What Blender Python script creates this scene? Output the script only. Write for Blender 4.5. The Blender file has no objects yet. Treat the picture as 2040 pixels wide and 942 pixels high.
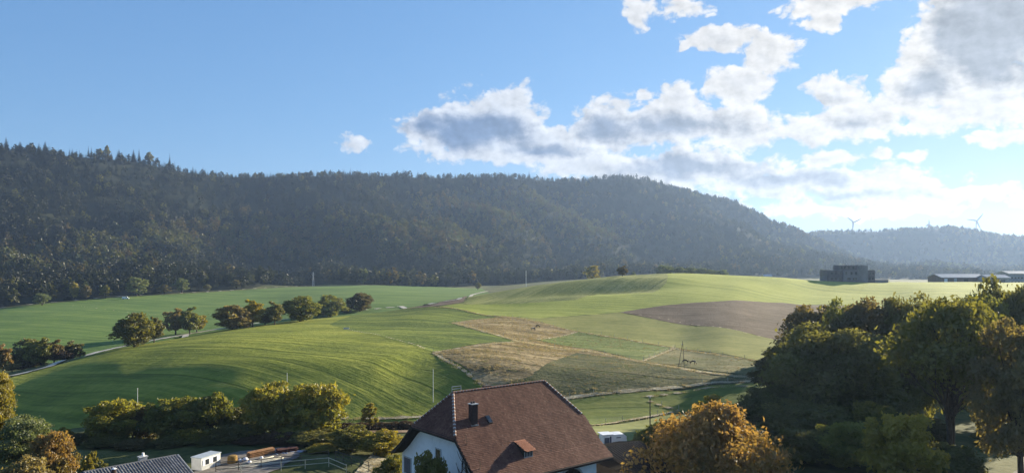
import bpy, math, random
import numpy as np
from mathutils import Vector, Matrix
R = math.radians
C = bpy.context.scene.collection
rng = np.random.default_rng(7)
random.seed(7)

# ---------------------------------------------------------------- camera
F, CX, HZ = 1473.0, 1020.0, 530.0          # focal length, centre column and horizon row of the 2040 px wide photograph
cam_d = bpy.data.cameras.new('camera'); cam = bpy.data.objects.new('camera', cam_d); C.objects.link(cam)
cam_d.sensor_width = 36; cam_d.lens = 36 * F / 2040; cam_d.shift_y = (HZ - 471) / 2040
cam_d.clip_start = 0.5; cam_d.clip_end = 30000
cam.rotation_euler = (R(90), 0, 0)
bpy.context.scene.camera = cam
sc = bpy.context.scene
sc.view_settings.view_transform = 'Standard'; sc.view_settings.look = 'None'
sc.view_settings.gamma = 1; sc.view_settings.exposure = 1.70
sc.render.resolution_x, sc.render.resolution_y = 1024, 472
cy = sc.cycles
cy.max_bounces = 5; cy.diffuse_bounces = 3; cy.glossy_bounces = 2; cy.transmission_bounces = 3; cy.volume_bounces = 1
cy.transparent_max_bounces = 6; cy.use_denoising = True; cy.sample_clamp_indirect = 4

# ---------------------------------------------------------------- sun
SUN_AZ, SUN_EL = 47.0, 13.8
sd = Vector((math.sin(R(SUN_AZ)) * math.cos(R(SUN_EL)), math.cos(R(SUN_AZ)) * math.cos(R(SUN_EL)), math.sin(R(SUN_EL))))
sl = bpy.data.lights.new('sun', 'SUN'); sl.energy = 5.0; sl.angle = R(0.5); sl.color = (1.0, 0.89, 0.66)
so = bpy.data.objects.new('sun', sl); C.objects.link(so)
so.rotation_euler = sd.to_track_quat('Z', 'Y').to_euler()

# ---------------------------------------------------------------- node helpers
def N(nt, kind, ins=None, **props):
    n = nt.nodes.new(kind)
    for k, v in props.items(): setattr(n, k, v)
    if ins:
        for k, v in ins.items():
            s = n.inputs[k]
            if isinstance(v, bpy.types.NodeSocket): nt.links.new(v, s)
            else: s.default_value = v
    return n
def math_(nt, op, a, b=None, c=None, clamp=False):
    ins = {0: a}
    if b is not None: ins[1] = b
    if c is not None: ins[2] = c
    n = N(nt, 'ShaderNodeMath', ins, operation=op); n.use_clamp = clamp
    return n.outputs[0]
def vmath(nt, op, a, b=None):
    ins = {0: a}
    if b is not None: ins[1] = b
    n = N(nt, 'ShaderNodeVectorMath', ins, operation=op)
    return n.outputs['Value'] if op in ('LENGTH', 'DOT_PRODUCT') else n.outputs[0]
def smooth(nt, x, lo, hi, a=0.0, b=1.0):
    n = N(nt, 'ShaderNodeMapRange', {'Value': x, 'From Min': lo, 'From Max': hi, 'To Min': a, 'To Max': b}, interpolation_type='SMOOTHSTEP')
    return n.outputs['Result']
def mixc(nt, f, a, b, mode='MIX'):
    n = nt.nodes.new('ShaderNodeMix'); n.data_type = 'RGBA'; n.blend_type = mode; n.clamp_factor = True
    for idx, v in ((0, f), (6, a), (7, b)):
        if isinstance(v, bpy.types.NodeSocket): nt.links.new(v, n.inputs[idx])
        else: n.inputs[idx].default_value = v if not isinstance(v, tuple) or len(v) == 4 else (*v, 1)
    return n.outputs[2]

# ---------------------------------------------------------------- sky: Nishita with a layer of backlit cumulus in direction space
w = bpy.data.worlds.new('World'); sc.world = w; w.use_nodes = True
nt = w.node_tree; nt.nodes.clear()
SKY = 0.052
sky = N(nt, 'ShaderNodeTexSky', sky_type='NISHITA'); sky.sun_disc = False
sky.sun_elevation = R(SUN_EL); sky.sun_rotation = R(SUN_AZ)
sky.altitude = 600; sky.air_density = 1.2; sky.dust_density = 0.35; sky.ozone_density = 3.0
tc = N(nt, 'ShaderNodeTexCoord')
dirn = vmath(nt, 'NORMALIZE', tc.outputs['Generated'])
sx = N(nt, 'ShaderNodeSeparateXYZ', {0: dirn})
az = math_(nt, 'ARCTAN2', sx.outputs[0], sx.outputs[1])
el = math_(nt, 'ARCSINE', sx.outputs[2])
ae = N(nt, 'ShaderNodeCombineXYZ', {0: az, 1: el, 2: 0.0}).outputs[0]
# clouds flatten towards the horizon: noise coordinates are stretched along the azimuth
def fbm(vec, scale, detail, rough, off=(0, 0, 0), lac=2.1):
    v = vmath(nt, 'ADD', vec, off) if off != (0, 0, 0) else vec
    v = vmath(nt, 'MULTIPLY', v, (1.0, 1.35, 1.0))
    return N(nt, 'ShaderNodeTexNoise', {'Vector': v, 'Scale': scale, 'Detail': detail, 'Roughness': rough, 'Lacunarity': lac}).outputs[0]
wn = N(nt, 'ShaderNodeTexNoise', {'Vector': ae, 'Scale': 14.0, 'Detail': 3.0, 'Roughness': 0.55})
warp = vmath(nt, 'MULTIPLY', vmath(nt, 'SUBTRACT', wn.outputs['Color'], (0.5, 0.5, 0.5)), (0.060, 0.040, 0.0))
p = vmath(nt, 'ADD', ae, warp)
def ae_of(px, py):
    u = (px - CX) / F; v = (HZ - py) / F
    a = math.atan(u); return a, math.atan(v * math.cos(a))
def ellipses(lst):
    acc = None
    for (px, py, rx, ry, st) in lst:
        a, e = ae_of(px, py); ca = math.cos(a)
        k = ca * ca
        q = vmath(nt, 'MULTIPLY', vmath(nt, 'SUBTRACT', p, (a, e, 0)), (F / rx / k, F / ry / ca, 0))
        d = math_(nt, 'MULTIPLY_ADD', vmath(nt, 'LENGTH', q), -st, st)
        acc = d if acc is None else math_(nt, 'SMOOTH_MAX', acc, d, 0.25)
    return acc
body = ellipses([
    (985, 238, 120, 75, 1.25), (1075, 285, 110, 50, 1.2), (880, 255, 110, 50, 1.1), (1010, 300, 210, 34, 1.0), (822, 262, 45, 32, .75),
    (1215, 252, 95, 60, 1.1), (1330, 240, 130, 58, 1.2), (1455, 252, 130, 52, 1.2), (1350, 188, 62, 32, .95), (1272, 190, 22, 16, .7),
    (1440, 80, 85, 30, .95), (1525, 110, 75, 48, 1.05), (1480, 168, 78, 50, 1.1), (1375, 92, 34, 16, .6),
    (1660, 182, 75, 42, 1.0), (1720, 232, 115, 50, 1.1), (1625, 252, 75, 36, .95), (1650, 312, 80, 28, .9),
    (1960, 60, 180, 130, 1.5), (1845, 150, 95, 85, 1.3), (1960, 190, 160, 80, 1.3), (1870, 235, 80, 45, 1.0),
    (1360, 345, 300, 52, .9), (1600, 365, 330, 38, .95), (1800, 388, 300, 26, .85), (1160, 325, 130, 38, .9), (1650, 415, 420, 20, .62),
    (1752, 300, 30, 16, .75), (1820, 312, 36, 14, .65), (1985, 276, 70, 20, .85), (1650, 10, 120, 34, .9), (1640, 48, 62, 22, .8),
    (1276, 18, 34, 34, .65), (1370, 14, 90, 26, .5), (705, 277, 40, 22, .55)])
core = ellipses([
    (950, 262, 165, 56, 1.1), (1080, 300, 150, 24, .85), (860, 250, 85, 38, .9), (1330, 255, 215, 42, 1.05), (1210, 250, 70, 40, .8), (1380, 335, 260, 34, .95),
    (1570, 352, 240, 26, .95), (1700, 385, 240, 14, .6), (1985, 55, 185, 140, 1.9), (1845, 172, 78, 42, 1.1), (1700, 245, 90, 22, .6), (1655, 195, 50, 22, .5)])
# away from the pictured part the sky carries on with loose broken cloud, thicker towards the sun
gen = math_(nt, 'MULTIPLY_ADD', fbm(dirn, 2.6, 4.0, .5, (3, 1, 7)), 4.0, -2.35)
gen = math_(nt, 'MULTIPLY', gen, smooth(nt, math_(nt, 'ABSOLUTE', az), 0.64, 0.85))
gen = math_(nt, 'SUBTRACT', gen, smooth(nt, math_(nt, 'ABSOLUTE', az), 0.85, 0.62))
body = math_(nt, 'MAXIMUM', math_(nt, 'ADD', body, 0.11), gen)
n1 = fbm(ae, 24.0, 10.0, .53)
n2 = fbm(ae, 24.0, 10.0, .53, (0.006, 0.005, 0))
vor = N(nt, 'ShaderNodeTexVoronoi', {'Vector': vmath(nt, 'MULTIPLY', p, (1, 1.3, 1)), 'Scale': 62.0, 'Detail': 3.0, 'Roughness': .55}, feature='F1').outputs['Distance']
dens = math_(nt, 'ADD', body, math_(nt, 'MULTIPLY_ADD', n1, 1.25, -0.56))
dens = math_(nt, 'SUBTRACT', dens, math_(nt, 'MULTIPLY_ADD', vor, 0.34, -0.11))
alpha = smooth(nt, dens, -0.03, 0.27)
relief = math_(nt, 'MULTIPLY', math_(nt, 'SUBTRACT', n1, n2), 2.6)
n3 = fbm(p, 13.0, 4.0, .5, (5, 2, 0))
kd = math_(nt, 'ADD', core, math_(nt, 'MULTIPLY_ADD', n3, 1.1, -0.52))
kd = math_(nt, 'ADD', kd, math_(nt, 'MULTIPLY', relief, -0.35))
thick = smooth(nt, kd, 0.08, 0.85)
thin = smooth(nt, dens, 0.30, 1.2)
toward = smooth(nt, vmath(nt, 'DOT_PRODUCT', dirn, tuple(sd)), 0.62, 0.98)
CB = 0.275
white = mixc(nt, toward, (0.78 * CB, 0.84 * CB, 0.93 * CB), (.95 * CB, .93 * CB, .895 * CB))
grey = mixc(nt, toward, (0.20 * CB, 0.31 * CB, 0.52 * CB), (0.46 * CB, 0.50 * CB, 0.56 * CB))
soft = mixc(nt, math_(nt, 'MULTIPLY', thin, 0.26), white, grey)
ccol = mixc(nt, thick, soft, grey)
rel2 = math_(nt, 'MULTIPLY_ADD', relief, 0.50, 1.0)
ccol = vmath(nt, 'SCALE', ccol); ccol.node.inputs['Scale'].default_value = 1.0; nt.links.new(rel2, ccol.node.inputs['Scale'])
skyg = N(nt, 'ShaderNodeGamma', {0: vmath(nt, 'MULTIPLY', sky.outputs[0], (.15, .15, .15)), 1: 0.72}).outputs[0]      # the phone's own tone curve holds back the glare near the sun
skyc = vmath(nt, 'MULTIPLY', skyg, (.157, .220, .300))
skyc = vmath(nt, 'MULTIPLY', vmath(nt, 'DIVIDE', skyc, vmath(nt, 'ADD', vmath(nt, 'MULTIPLY', skyc, (3.0, 3.0, 3.0)), (1, 1, 1))), (1.20, 1.42, 1.74))
veil = math_(nt, 'MULTIPLY', smooth(nt, el, .22, .02), smooth(nt, vmath(nt, 'DOT_PRODUCT', dirn, tuple(sd)), .50, .95))
veil = math_(nt, 'MULTIPLY', veil, math_(nt, 'MULTIPLY_ADD', n3, .9, .45), clamp=True)
skyc = mixc(nt, math_(nt, 'MULTIPLY', veil, .45), skyc, (.185, .205, .215))
fin = mixc(nt, math_(nt, 'MULTIPLY', alpha, math_(nt, 'GREATER_THAN', el, -0.02)), skyc, ccol)
bg = N(nt, 'ShaderNodeBackground', {'Color': fin, 'Strength': 1.0})
nt.links.new(bg.outputs[0], N(nt, 'ShaderNodeOutputWorld').inputs[0])
w.cycles.sampling_method = 'MANUAL'; w.cycles.sample_map_resolution = 1024

# ---------------------------------------------------------------- generic helpers
def tag(o, label=None, cat=None, group=None, kind=None):
    if label: o['label'] = label
    if cat: o['category'] = cat
    if group: o['group'] = group
    if kind: o['kind'] = kind
    return o
def fast_mesh(name, V, Fc, mats=(), smooth_=False, attrs=None, midx=None):
    me = bpy.data.meshes.new(name)
    V = np.asarray(V, np.float32); Fc = np.asarray(Fc, np.int32)
    m, k = Fc.shape
    me.vertices.add(len(V)); me.vertices.foreach_set('co', V.ravel())
    me.loops.add(m * k); me.loops.foreach_set('vertex_index', Fc.ravel())
    me.polygons.add(m); me.polygons.foreach_set('loop_start', np.arange(0, m * k, k, dtype=np.int32))
    try: me.polygons.foreach_set('loop_total', np.full(m, k, np.int32))
    except Exception: pass
    if midx is not None: me.polygons.foreach_set('material_index', np.asarray(midx, np.int32))
    me.polygons.foreach_set('use_smooth', np.full(m, smooth_, bool))
    for a, (dom, arr) in (attrs or {}).items():
        at = me.attributes.new(a, 'FLOAT', dom); at.data.foreach_set('value', np.asarray(arr, np.float32))
    for mt in mats: me.materials.append(mt)
    me.update(calc_edges=True); me.validate()
    return me
def link(name, me, parent=None, loc=(0, 0, 0), rot=(0, 0, 0)):
    o = bpy.data.objects.new(name, me); C.objects.link(o)
    o.location = loc; o.rotation_euler = rot
    if parent: o.parent = parent
    return o
def empty(name, loc, rz=0.0):
    o = bpy.data.objects.new(name, None); C.objects.link(o); o.location = loc; o.rotation_euler = (0, 0, rz); o.empty_display_size = .5
    return o
KIDS = {}
def part(name, me, parent, loc=(0, 0, 0), rot=(0, 0, 0)):
    o = link(name, me, parent, loc, rot); KIDS.setdefault(parent.name, []).append(o); return o
def copy_tree(o, parent=None):
    c = o.copy(); C.objects.link(c)
    if parent: c.parent = parent; KIDS.setdefault(parent.name, []).append(c)
    for ch in KIDS.get(o.name, []): copy_tree(ch, c)
    return c
class MB:
    "collects shapes of mixed face sizes into one mesh"
    def __init__(s): s.v = []; s.f = []; s.t = []
    def add(s, V, Fc, tint=0.5):
        b = len(s.v); s.v += [tuple(q) for q in V]; s.f += [tuple(b + i for i in f) for f in Fc]; s.t += [tint] * len(Fc)
    def box(s, x0, y0, z0, x1, y1, z1, tint=.5, M=None):
        V = [(x0, y0, z0), (x1, y0, z0), (x1, y1, z0), (x0, y1, z0), (x0, y0, z1), (x1, y0, z1), (x1, y1, z1), (x0, y1, z1)]
        if M is not None: V = [tuple(M @ Vector(q)) for q in V]
        s.add(V, [(3, 2, 1, 0), (4, 5, 6, 7), (0, 1, 5, 4), (1, 2, 6, 5), (2, 3, 7, 6), (3, 0, 4, 7)], tint); return s
    def prism(s, prof, a0, a1, axis='x', tint=.5):
        "extrude a closed profile of 2D points along an axis; x: (y,z) profile, y: (x,z) profile, z: (x,y)"
        def mk(p_, a): return (a, p_[0], p_[1]) if axis == 'x' else (p_[0], a, p_[1]) if axis == 'y' else (p_[0], p_[1], a)
        n = len(prof); V = [mk(q, a0) for q in prof] + [mk(q, a1) for q in prof]
        s.add(V, [tuple(range(n))[::-1], tuple(range(n, 2 * n))] + [(i, (i + 1) % n, n + (i + 1) % n, n + i) for i in range(n)], tint); return s
    def tube(s, pts, rad, n=6, tint=.5, cap=True):
        V, Fc = tube(pts, rad, n); s.add(V, Fc, tint)
        if cap:
            b = len(s.v) - len(V); k = len(pts)
            s.f += [tuple(b + i for i in range(n))[::-1], tuple(b + (k - 1) * n + i for i in range(n))]; s.t += [tint, tint]
        return s
    def mesh(s, name, mat, smooth_=False, bevel=0):
        me = bpy.data.meshes.new(name); me.from_pydata(s.v, [], s.f); me.update()
        at = me.attributes.new('tint', 'FLOAT', 'FACE'); at.data.foreach_set('value', np.array(s.t, np.float32))
        for m in (mat if isinstance(mat, (list, tuple)) else [mat]): me.materials.append(m)
        if smooth_: me.polygons.foreach_set('use_smooth', [True] * len(me.polygons))
        return me
    def build(s, name, mat, parent=None, smooth_=False, loc=(0, 0, 0), rot=(0, 0, 0)):
        me = s.mesh(name, mat, smooth_)
        return part(name, me, parent, loc, rot) if parent else link(name, me, None, loc, rot)
def tube(pts, rad, n=6):
    pts = [Vector(q) for q in pts]; V = []; Fc = []
    if not isinstance(rad, (list, tuple)): rad = [rad] * len(pts)
    for i, q in enumerate(pts):
        d = (pts[min(i + 1, len(pts) - 1)] - pts[max(i - 1, 0)]).normalized()
        a = d.cross(Vector((0.31, 0.95, 0.05))); a.normalize(); b = d.cross(a)
        for j in range(n):
            t = 2 * math.pi * j / n; V.append(tuple(q + (a * math.cos(t) + b * math.sin(t)) * rad[i]))
    for i in range(len(pts) - 1):
        for j in range(n):
            j2 = (j + 1) % n; Fc.append((i * n + j, i * n + j2, (i + 1) * n + j2, (i + 1) * n + j))
    return V, Fc

# ---------------------------------------------------------------- noise for terrain
def vnoise(x, y, seed=0):
    xi = np.floor(x).astype(np.int64); yi = np.floor(y).astype(np.int64); fx = x - xi; fy = y - yi
    fx = fx * fx * (3 - 2 * fx); fy = fy * fy * (3 - 2 * fy)
    def h(i, j):
        v = np.sin(i * 127.1 + j * 311.7 + seed * 74.7) * 43758.5453
        return v - np.floor(v)
    return (h(xi, yi) * (1 - fx) + h(xi + 1, yi) * fx) * (1 - fy) + (h(xi, yi + 1) * (1 - fx) + h(xi + 1, yi + 1) * fx) * fy
def fnoise(x, y, o=4, seed=0):
    s = 0; a = 1; t = 0
    for i in range(o): s = s + a * (vnoise(x, y, seed + i) - .5); t += a; a *= .5; x = x * 2.03 + 5.1; y = y * 2.03 + 1.7
    return s / t * 2

# ---------------------------------------------------------------- terrain: surveyed profiles (depth, row) along sight columns, near to far
PROF = {
 -500: [(140,865),(160,830),(180,800),(195,785),(225,760),(260,765),(310,715),(480,650),(700,560),(900,450),(1020,370),(1130,325),(1500,560),(2600,560),(3200,500),(4200,500)],
    0: [(150,852),(170,808),(190,774),(204,756),(215,748),(250,742),(300,692),(520,613),(700,555),(900,445),(1050,355),(1200,298),(1600,520),(2600,555),(3200,500),(4200,500)],
  250: [(142,845),(158,778),(180,735),(210,710),(240,693),(275,700),(335,668),(590,592),(800,540),(1000,445),(1200,362),(1350,322),(1750,520),(2700,555),(3300,500),(4200,500)],
  500: [(138,840),(152,772),(170,718),(215,678),(290,650),(330,655),(380,641),(690,576),(900,535),(1100,455),(1350,385),(1520,350),(1900,500),(2800,550),(3400,500),(4300,500)],
  740: [(138,838),(152,770),(169,712),(215,672),(330,625),(375,632),(440,606),(760,567),(1000,540),(1200,468),(1500,402),(1680,354),(2100,500),(2900,550),(3400,500),(4300,500)],
  950: [(138,836),(170,712),(215,668),(280,635),(355,589),(410,600),(520,588),(850,571),(1100,545),(1350,468),(1650,402),(1820,352),(2300,480),(3000,550),(3500,500),(4400,500)],
 1150: [(136,834),(172,728),(215,688),(310,604),(395,559),(450,570),(560,572),(1000,556),(1250,538),(1500,465),(1780,405),(1980,360),(2450,480),(3000,550),(3500,500),(4400,500)],
 1250: [(135,838),(172,732),(215,690),(307,603),(410,549),(475,560),(590,562),(1050,552),(1300,537),(1580,470),(1860,408),(2050,357),(2500,480),(3000,548),(3500,495),(4400,500)],
 1350: [(135,840),(173,735),(215,692),(305,602),(415,545),(490,556),(620,553),(1100,550),(1400,535),(1650,480),(1950,420),(2130,380),(2550,480),(3000,545),(3500,490),(4400,500)],
 1450: [(130,842),(150,780),(202,698),(308,600),(425,548),(495,558),(630,556),(1150,553),(1480,536),(1720,492),(2010,444),(2190,402),(2580,490),(2950,540),(3400,485),(4300,490)],
 1550: [(125,845),(150,775),(200,703),(350,589),(430,552),(500,561),(640,560),(1200,556),(1550,537),(1800,510),(2080,475),(2250,448),(2600,500),(2750,530),(3100,478),(4200,480)],
 1640: [(125,848),(150,780),(200,704),(375,586),(440,560),(510,565),(640,562),(1250,556),(1600,540),(1850,522),(2150,505),(2350,486),(2600,528),(2750,545),(3100,464),(4200,470)],
 1760: [(125,852),(150,785),(200,705),(375,586),(450,562),(520,567),(650,564),(1300,556),(1650,548),(1900,548),(2200,545),(2400,540),(2600,545),(2750,540),(3050,462),(4200,470)],
 1880: [(125,855),(150,788),(200,706),(315,598),(450,562),(520,567),(650,564),(1300,558),(1650,553),(1900,552),(2200,550),(2400,548),(2550,545),(2700,530),(3000,457),(4200,470)],
 2040: [(125,858),(150,790),(200,706),(315,598),(455,563),(520,567),(650,564),(1300,560),(1650,556),(1900,552),(2150,545),(2300,540),(2450,530),(2600,515),(2850,478),(4200,480)],
 2600: [(125,860),(150,790),(200,706),(315,598),(460,563),(520,567),(650,564),(1300,560),(1650,556),(1900,550),(2100,540),(2250,530),(2400,520),(2550,510),(2800,480),(4200,490)],
}
for c_ in PROF:
    if c_ >= 1550: PROF[c_] = [(d_ if d_ < 1900 else 1900 + (d_ - 1900) * .62, p_) for d_, p_ in PROF[c_]]
    PROF[c_][-1] = (PROF[c_][-1][0], 512)
cols = sorted(PROF); azk = np.array([math.atan((c - CX) / F) for c in cols])
rk = []; zk = []
for c in cols:
    a = math.atan((c - CX) / F); ca = math.cos(a)
    near = [(3, -9.0), (20, -15.0), (45, -20.0), (62, -22.6 - max(0, (700 - c)) * .0006), (104, -24.0 - max(0, (700 - c)) * .0022)]
    pts = [(d / ca, z) for d, z in near] + [(d / ca, -(py - HZ) / F * d) for d, py in PROF[c]] + [(6000 / ca, 20.0), (9000 / ca, -20.0)]
    rk.append([q[0] for q in pts]); zk.append([q[1] for q in pts])
rk = np.array(rk); zk = np.array(zk)
def pchip(xk, yk, x):
    "monotone cubic; xk, yk (n,) or (n,m) along axis 0 for equal xk"
    h = np.diff(xk); d = (np.diff(yk, axis=0).T / h).T
    m = np.zeros_like(yk); a, b = d[:-1], d[1:]
    same = (a * b) > 0
    w1 = (2 * h[1:] + h[:-1]); w2 = (h[1:] + 2 * h[:-1])
    w1 = w1.reshape(-1, *([1] * (yk.ndim - 1))); w2 = w2.reshape(-1, *([1] * (yk.ndim - 1)))
    with np.errstate(divide='ignore', invalid='ignore'): hm = (w1 + w2) / (w1 / a + w2 / b)
    m[1:-1] = np.where(same, hm, 0); m[0] = d[0]; m[-1] = d[-1]
    i = np.clip(np.searchsorted(xk, x) - 1, 0, len(xk) - 2)
    t = (x - xk[i]) / h[i]; hh = h[i]
    if yk.ndim > 1: t = t[:, None]; hh = hh[:, None]
    return (1 + 2 * t) * (1 - t) ** 2 * yk[i] + t * (1 - t) ** 2 * hh * m[i] + t * t * (3 - 2 * t) * yk[i + 1] + t * t * (t - 1) * hh * m[i + 1]
AZ = np.concatenate([np.arange(-180, -46, 4.0), np.arange(-46, 46.01, 0.17), np.arange(50, 181, 4.0)]); AZ[-1] = 180.0
RR = np.concatenate([[3, 8, 14, 20, 26, 32, 38, 44, 50, 55], np.geomspace(60, 900, 262), np.geomspace(930, 9000, 90)])
a_cl = np.clip(np.radians(AZ), azk[0], azk[-1])
RKa = pchip(azk, rk, a_cl); ZKa = pchip(azk, zk, a_cl)
back = np.clip((np.abs(AZ) - 60) / 120, 0, 1)[:, None]; meanr = (rk[0] + rk[-1]) / 2; meanz = (zk[0] + zk[-1]) / 2
RKa = RKa * (1 - back) + meanr * back; ZKa = ZKa * (1 - back) + meanz * back
H = np.array([pchip(RKa[i], ZKa[i], RR) for i in range(len(AZ))])            # (az, r)
GX = np.sin(np.radians(AZ))[:, None] * RR[None, :]; GY = np.cos(np.radians(AZ))[:, None] * RR[None, :]
mt_ = np.array([np.interp(RR, [RKa[i][12] * .97, RKa[i][13] * 1.1], [0, 1]) for i in range(len(AZ))])      # 1 on the wooded hills
mt_ = np.where(np.arange(len(RR))[None, :] >= 0, mt_, 0)
# spurs and gullies run down the wooded hillside
arc = np.radians(AZ)[:, None] * 1500 + RR[None, :] * .35
crest_r = RKa[:, 16][:, None]; crw = (1 - .82 * np.exp(-((RR[None, :] - crest_r) / 170) ** 2)) * np.interp(RR, [2150, 2450], [1, .22])[None, :]
H += mt_ * crw * (fnoise(arc / 250, RR[None, :] / 560 + 0 * arc, 3, 3) * 62 + fnoise(GX / 90, GY / 90, 3, 9) * 14)
fieldm = np.clip((RR - 110) / 40, 0, 1)[None, :] * (1 - mt_)
H += fieldm * (fnoise(GX / 48, GY / 48, 2, 21) * .38 + fnoise(GX / 9, GY / 9, 2, 31) * .10)
# hollow on the knoll's flank that falls into shade, and the small bank at its foot
def bump(px, D, ax, ay, rot, h):
    global H
    x0 = (px - CX) / F * D; c, s = math.cos(R(rot)), math.sin(R(rot))
    dx = GX - x0; dy = GY - D; u = (dx * c + dy * s) / ax; v = (-dx * s + dy * c) / ay
    H += h * np.exp(-(u * u + v * v))
bump(1225, 345, 30, 10, 5, -1.7); bump(1225, 372, 36, 12, 5, 1.5)
bump(1090, 340, 26, 8, 10, -1.0); bump(980, 345, 9, 18, -30, -.8)
bump(900, 150, 32, 16, 8, -1.3); bump(120, 170, 26, 24, 10, -1.4); bump(480, 205, 60, 30, 0, .9)
lnR = RR
def ground(x, y):
    a = math.degrees(math.atan2(x, y)); r = math.hypot(x, y)
    i = int(np.clip(np.searchsorted(AZ, a) - 1, 0, len(AZ) - 2)); j = int(np.clip(np.searchsorted(RR, r) - 1, 0, len(RR) - 2))
    t = (a - AZ[i]) / (AZ[i + 1] - AZ[i]); s = (r - RR[j]) / (RR[j + 1] - RR[j])
    return float((H[i, j] * (1 - t) + H[i + 1, j] * t) * (1 - s) + (H[i, j + 1] * (1 - t) + H[i + 1, j + 1] * t) * s)
def ground_v(x, y):
    a = np.degrees(np.arctan2(x, y)); r = np.hypot(x, y)
    i = np.clip(np.searchsorted(AZ, a) - 1, 0, len(AZ) - 2); j = np.clip(np.searchsorted(RR, r) - 1, 0, len(RR) - 2)
    t = (a - AZ[i]) / (AZ[i + 1] - AZ[i]); s = (r - RR[j]) / (RR[j + 1] - RR[j])
    return (H[i, j] * (1 - t) + H[i + 1, j] * t) * (1 - s) + (H[i, j + 1] * (1 - t) + H[i + 1, j + 1] * t) * s
def hitg(px, py, dmin=60.0, dmax=2500.0):
    "where the sight line through a point of the photograph meets the ground"
    D = np.geomspace(dmin, dmax, 1800); x = (px - CX) / F * D; z = -(py - HZ) / F * D
    g = ground_v(x, D); k = np.nonzero(z < g)[0]
    if len(k) == 0:
        k = [int(np.argmin((z - g) / D))]
    d = D[k[0]]; return (px - CX) / F * d, float(d)
def at(px, D): return ((px - CX) / F * D, D)

# ---------------------------------------------------------------- materials
def newmat(name):
    m = bpy.data.materials.new(name); m.use_nodes = True; nt = m.node_tree; nt.nodes.clear()
    out = N(nt, 'ShaderNodeOutputMaterial'); return m, nt, out
def ramp(nt, fac, cols):
    n = N(nt, 'ShaderNodeValToRGB', {0: fac}); cr = n.color_ramp
    while len(cr.elements) < len(cols): cr.elements.new(.5)
    for i, c in enumerate(cols):
        cr.elements[i].position = i / (len(cols) - 1); cr.elements[i].color = (*c, 1)
    return n.outputs[0]
def mat_plain(name, cols, rough=.7, scale=3.0, bump_=.15, metal=0.0, stretch=(1, 1, 1), bscale=None, spec=.3, dist=.02):
    m, nt, out = newmat(name)
    t = N(nt, 'ShaderNodeTexCoord'); v = vmath(nt, 'MULTIPLY', t.outputs['Object'], stretch)
    n = N(nt, 'ShaderNodeTexNoise', {'Vector': v, 'Scale': scale, 'Detail': 7.0, 'Roughness': .65}).outputs[0]
    f = smooth(nt, n, .3, .7)
    col = ramp(nt, f, cols if len(cols) > 1 else [cols[0], cols[0]])
    b = N(nt, 'ShaderNodeBsdfPrincipled', {'Base Color': col, 'Roughness': rough, 'Metallic': metal, 'Specular IOR Level': spec})
    n2 = N(nt, 'ShaderNodeTexNoise', {'Vector': v, 'Scale': bscale or scale * 6, 'Detail': 5.0, 'Roughness': .7}).outputs[0]
    bp = N(nt, 'ShaderNodeBump', {'Height': n2, 'Strength': bump_, 'Distance': dist})
    nt.links.new(bp.outputs[0], b.inputs['Normal']); nt.links.new(b.outputs[0], out.inputs[0]); return m
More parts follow.
